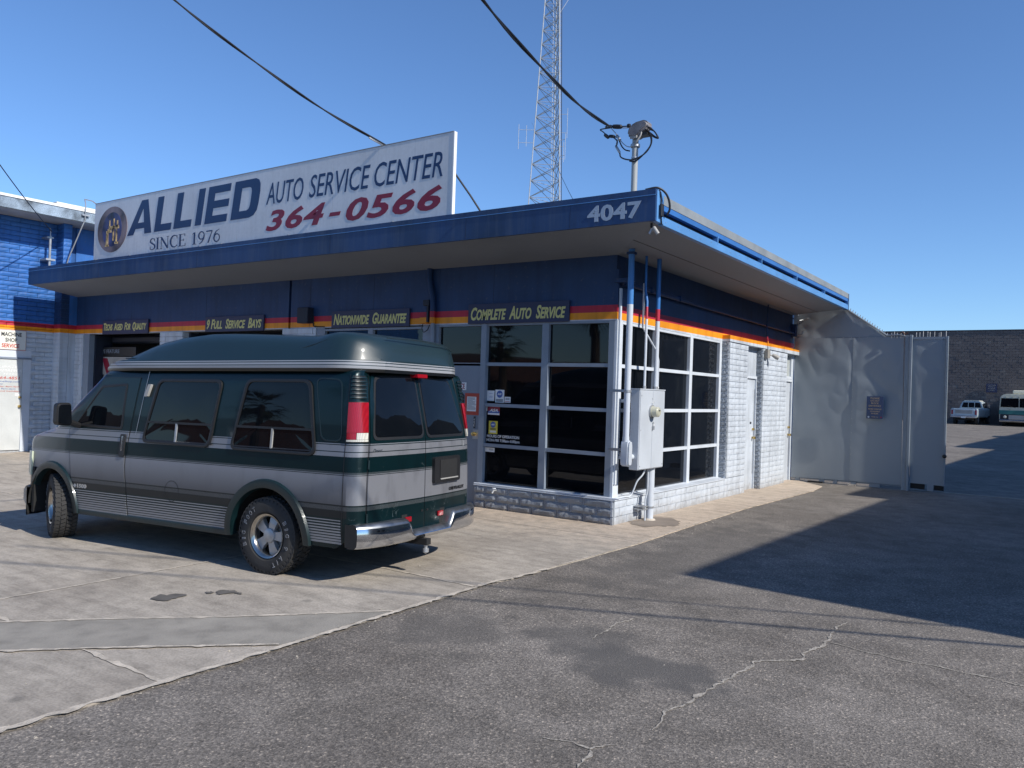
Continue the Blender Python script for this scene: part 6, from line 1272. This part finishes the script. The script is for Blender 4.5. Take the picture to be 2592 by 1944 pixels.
# raised roof cap
def capH(f):
    pts = [(-1.055, .10), (-1.03, .19), (-.98, .28), (-.9, .33), (-.75, .363), (-.6, .370), (-.52, .362), (-.42, .350), (-.2, .350), (.3, .370), (.8, .392), (1.2, .395), (1.5, .37), (1.8, .32), (2.1, .24), (2.3, .175), (2.45, .115), (2.56, .06), (2.66, .02)]
    for (a, b), (c, d) in zip(pts, pts[1:]):
        if a <= f <= c: t = (f-a)/(c-a); return b+(d-b)*t
    return pts[0][1] if f < pts[0][0] else pts[-1][1]
CP_ = []
fl = [-1.055, -1.045, -1.03, -1.0, -.95, -.9, -.85, -.75, -.65, -.6, -.55, -.5, -.46, -.42, -.35, -.2, 0, .3, .6, .9, 1.2, 1.5, 1.8, 2.0, 2.2, 2.3, 2.4, 2.5, 2.56, 2.61, 2.66]
for f in fl:
    H_ = capH(f); W_ = .912
    if f > 1.9: W_ -= .13*((f-1.9)/.82)**2.2
    if f < -.70: W_ -= .36*((-.70-f)/.355)**2.8
    hump = 1-min(max((f+.62)/.35, 0), 1); hump = hump*hump*(3-2*hump)
    A1 = [(W_, -.02), (W_+.012, 0), (W_+.008, .075), (W_-.008, min(.10, H_*.3+.05)), (W_-.05, H_*.48+.02), (W_-.09, H_*.72), (W_-.17, H_*.90), (W_-.31, H_*.97), (W_*.35, H_*.99), (0, H_)]
    A2 = [(W_, -.02), (W_+.012, 0), (W_+.008, .075), (W_-.008, min(.10, H_*.3+.05)), (W_-.035, H_*.55), (W_-.07, H_*.77), (W_-.13, H_*.915), (W_-.24, H_*.98), (W_*.35, H_*1.0), (0, H_)]
    A = [(a[0]*(1-hump)+b[0]*hump, max(a[1]*(1-hump)+b[1]*hump, 0 if i > 0 else -.02)) for i, (a, b) in enumerate(zip(A1, A2))]
    for i in range(2, 10): A[i] = (A[i][0], min(A[i][1], H_)) if H_ > .02 else (A[i][0], A[i][1]*.3)
    bow = lambda l: .0
    zc = 1.955; bw = min(max((-.80-f)/.2, 0), 1)
    up_b = lambda l, i: .05*bw*(1-(l/W_)**2) if i < 4 else 0
    A = [(l, zc+z+up_b(l, i)) for i, (l, z) in enumerate(A)]
    CP_.append(A and [(f, l, z) for l, z in A]+[(f, -l, z) for l, z in A[::-1][1:]])
cb = MB().grid(CP_); k = len(CP_[0]); cb.add(CP_[0], [tuple(range(k))]); cb.add(CP_[-1], [tuple(range(k))])
cb.build('raised_roof', 'cappaint', van, smooth=True, local=True, ang=40)
sp = MB(); line = []
for i in range(24):
    f = 2.3-2.9*i/23; H_ = capH(f); t = min(max((1.9-f)/2.5, 0), 1); line.append((f, .905-(.13*((f-1.9)/.82)**2.2 if f > 1.9 else 0)-.035-.03*t**3, 1.955+.12+.16*t**5))
MB().tube(line, .006, 5).build('roof_crease', 'cappaint', van, local=True, smooth=True)
MB().tube([(-.98, .45, 2.27), (-1.02, 0, 2.28), (-.99, -.5, 2.25), (-.97, -.62, 2.23), (-.98, -.66, 2.20), (-1.0, -.60, 2.185)], .006, 5).build('roof_crease', 'cappaint', van, local=True, smooth=True)
# wheels
def tyre_wheel(name, loc, rz, sgn):
    R_ = .372; Wd = .25; w_ = thing_child = bpy.data.objects.new(name, None); COL.objects.link(w_); w_.parent = van; w_.location = loc; w_.rotation_euler = (0, 0, rz+(0 if sgn > 0 else math.pi)); ORG[w_.name] = Vector((0, 0, 0))
    pr = [(.212, .075), (.216, .105), (.232, .122), (.285, .128), (.325, .120), (.350, .108), (.358, .100), (.358, -.100), (.350, -.108), (.325, -.12), (.285, -.128), (.232, -.122), (.214, -.10)]
    MB().lathe(pr, (0, 0, 0), 'y', 56).build('tyre', 'rubber', w_, smooth=True, local=True, fix=True)
    tb = MB(); nt_ = 44
    for i in range(nt_):
        for r_, (y0, y1, ph) in enumerate(((.064, .116, 0), (.006, .056, .5), (-.056, -.006, 0), (-.116, -.064, .5))):
            a0 = 2*math.pi*(i+ph*.6)/nt_; a1 = a0+2*math.pi/nt_*.66; sk = .05*(1 if r_ % 2 else -1)
            v = []
            for rr in (.352, R_-(.006 if abs(y0+y1) > .15 else 0)):
                for a, y in ((a0, y0), (a1, y0), (a1+sk, y1), (a0+sk, y1)): v.append((rr*math.cos(a), y, rr*math.sin(a)))
            tb.add(v, [(4, 5, 6, 7), (0, 1, 5, 4), (1, 2, 6, 5), (2, 3, 7, 6), (3, 0, 4, 7)])
        a0 = 2*math.pi*(i+.1)/nt_; a1 = a0+2*math.pi/nt_*.55; v = []
        for yy in (.108, .122):
            for a, rr in ((a0, .326), (a1, .326), (a1, .366), (a0, .366)): v.append((rr*math.cos(a), yy-(.012 if rr > .35 else 0), rr*math.sin(a)))
        tb.add(v, [(4, 5, 6, 7), (0, 1, 5, 4), (1, 2, 6, 5), (2, 3, 7, 6), (3, 0, 4, 7)])
    t_ = tb.build('tread', 'rubber', w_, local=True); t_['kind'] = 'stuff'
    MB().lathe([(.172, .03), (.178, .085), (.192, .108), (.210, .116), (.214, .108), (.206, .09), (.19, .04)], (0, 0, 0), 'y', 48).build('rim_lip', 'rimlip', w_, smooth=True, local=True)
    MB().lathe([(.19, .08), (.178, .0), (.17, -.08), (0, -.09)], (0, 0, 0), 'y', 40).build('rim_barrel', 'darkm', w_, smooth=True, local=True, fix=False)
    MB().lathe([(.14, -.02), (.13, .01), (.0, .01)], (0, 0, 0), 'y', 32).build('brake_drum', 'steel', w_, smooth=True, local=True)
    sp = MB()
    for k in range(5):
        a = 2*math.pi*k/5+math.radians(36); 
        for s_ in (1,):
            ca, sa = math.cos(a), math.sin(a); pt = []
            for y_ in (.028, .072):
                for r_, hw_ in ((.055, .034), (.12, .043), (.182, .058)): pt += [(r_*ca-hw_*sa*u, y_-(.012 if r_ > .15 else 0), r_*sa+hw_*ca*u) for u in (-1, 1)]
            sp.add(pt, [(0, 2, 3, 1), (2, 4, 5, 3), (6, 7, 9, 8), (8, 9, 11, 10), (0, 6, 8, 2), (2, 8, 10, 4), (1, 3, 9, 7), (3, 5, 11, 9)])
    sp.build('spokes', 'alloy', w_, local=True)
    MB().lathe([(0, .094), (.05, .092), (.066, .085), (.072, .07), (.074, .03)], (0, 0, 0), 'y', 32).build('hub_cap', 'alloy', w_, smooth=True, local=True)
    for txt, a0, st in (('BIG FOOT', -20, 11), ('BIG 9 A/T', 150, 12)):
        for i, ch in enumerate(txt):
            if ch == ' ': continue
            a = math.radians(a0+st*i); Rm = .283; ca, sa = math.cos(a), math.sin(a)
            # seen from outside (+y), x runs to the left
            cpos = Vector((Rm*ca, .130, Rm*sa)); upv = Vector((ca, 0, sa)); ex = Vector((0, 1, 0)).cross(upv)*-1; ex = upv.cross(Vector((0, 1, 0)))
            for m_, e_, o_ in (('white', .022, .0), ('rubber', -.016, .0012)):
                wd = .028 if ch not in 'I1/' else .012
                tmb = text_mb(ch, wd+(.004 if m_ == 'white' else -.004), .040+(.004 if m_ == 'white' else -.004), cpos-ex*((wd+(.004 if m_ == 'white' else -.004))/2)-upv*(.02+(.002 if m_ == 'white' else -.002))+Vector((0, o_, 0)), ex, upv, depth=.0015, bold=e_)
                tmb.build('sidewall_letter', 'tyrewhite' if m_ == 'white' else m_, w_, local=True, fix=False)
    return w_
M['tyrewhite'] = mat('raised_white_letter', (.34, .35, .37), .6, var=.25, vs=20)
tyre_wheel('rear_wheel', (0, .84, .372), 0, 1); tyre_wheel('rear_wheel', (0, -.84, .372), 0, -1)
tyre_wheel('front_wheel', (3.42, .82, .372), math.radians(-24), 1); tyre_wheel('front_wheel', (3.42, -.82, .372), math.radians(-24), -1)

# ------------------------------------------------------------------ across the street (seen in the glass and chrome)
hm = MB(); hp = []
for j, (yy, k) in enumerate(((-420, 0), (-480, .6), (-560, 1), (-700, .8))):
    hp.append([(x, yy+30*math.sin(x*.01), -1+k*(40+26*noise.noise(Vector((x*.004, j*.3, 5)))+8*noise.noise(Vector((x*.02, j, 2))))) for x in range(-900, 901, 30)])
tag(hm.grid(hp).build('hills', mat('desert_hills', (.12, .09, .075), .95), smooth=True), kind='structure')
rd_ = MB().grid([[(x, y, -.075+.008) for x in range(-120, 121, 12)] for y in (-29, -17)]).build('street', mat('street_asphalt', (.07, .068, .065), .9, var=.15, vs=.6)); tag(rd_, kind='structure')
def tile_house(loc, wx, wy, hh, label, mw):
    t = thing('tile_roof_building', loc, label, 'building'); x, y, z = loc
    bx('wall', mw, t, x-wx/2, x+wx/2, y-wy/2, y+wy/2, -.1, hh)
    r = MB(); r.prism([(-wy/2-.6, 0), (wy/2+.6, 0), (0, 1.5)], (x-wx/2-.5, y, hh), Y, Z, X, wx+1); r.build('roof', 'clay', t)
    tl = MB()
    for i in range(int((wx+1)/.3)):
        xx = x-wx/2-.5+i*.3+.15; tl.tube([(xx, y+wy/2+.62, hh+.05), (xx, y, hh+1.55)], .10, 6)
    o = tl.build('roof_tiles', 'clay', t, fix=False); o['kind'] = 'stuff'
    for i in range(4): bx('window', 'glass', t, x-wx/2+1+i*wx/4, x-wx/2+2.6+i*wx/4, y+wy/2, y+wy/2+.05, 1, 2.3)
M['clay'] = mat('clay_roof_tile', (.10, .048, .033), .85, var=.3, vs=3)
tile_house((-22, -37, 0), 20, 9, 2.3, 'low tan building with clay tile roof across the street', mat('tan_stucco', (.13, .10, .075), .9))
tile_house((24, -42, 0), 22, 10, 3.0, 'second tile roofed building across the street to the right', 'stuc2') if 0 else None
wt_ = thing('white_store', (-8, -52, 0), 'white flat roofed store across the street with a W sign', 'building'); bx('wall', 'white', wt_, -16, 6, -60, -48, -.1, 4.6); bx('canopy', 'crimson', wt_, -16, 6, -48, -46.5, 3.3, 3.8)
lettering('W', 1.2, 1.0, (-6.2, -47.9, 3.9), (-1, 0, 0), Z, 'navy', wt_, bold=.05)
M['frond'] = mat('palm_frond', (.06, .075, .03), .7, var=.3); M['trunk'] = mat('palm_trunk', (.11, .08, .055), .95, var=.3, vs=6)
def palm(loc, H_, label, seed):
    random.seed(seed); t = thing('palm_tree', loc, label, 'tree'); x, y, z = loc; MB().tube([(x, y, -.1), (x+.1, y, H_*.5), (x+.05, y+.1, H_)], [.32, .25, .2], 10).build('trunk', 'trunk', t, smooth=True); fm = MB()
    for i in range(46):
        a = random.uniform(0, 6.28); el = random.uniform(-1.1, 1.3); L_ = random.uniform(1.3, 2.0); d = Vector((math.cos(a)*math.cos(el), math.sin(a)*math.cos(el), math.sin(el))); sd = d.cross(Z if abs(el) < 1.3 else X).normalized(); p0 = Vector((x+.05, y+.1, H_)); tip = p0+d*L_*.55
        for k in range(13):
            an = (k-6)*.2; dd = (d*math.cos(an)+sd*math.sin(an)); e1 = tip+dd*L_*.6-Vector((0, 0, .25)); fm.add([p0 if k == 6 else tip-sd*.01, tip+dd*.3+sd*.04, e1, tip+dd*.3-sd*.04], [(0, 1, 2, 3)])
    fm.build('crown', 'frond', t, fix=False)
palm((-24.5, -31.5, 0), 4.9, 'short fan palm across the street behind the tiled roof', 3); palm((-38, -24, 0), 8.0, 'taller fan palm further along the street', 9); palm((-15, -26, 0), 6.5, 'fan palm at the kerb across the street', 12)
up_ = thing('utility_pole', (12.5, -14, 0), 'wooden utility pole beside the driveway carrying the service cables', 'pole'); MB().tube([(12.5, -14, -.2), (12.5, -14, 10.5)], [.16, .11], 12).build('pole', 'trunk', up_, smooth=True); bx('crossarm', 'trunk', up_, 11.3, 13.7, -14.06, -13.94, 9.6, 9.75)
print('bricks', nb[0], 'objects', len(bpy.data.objects))
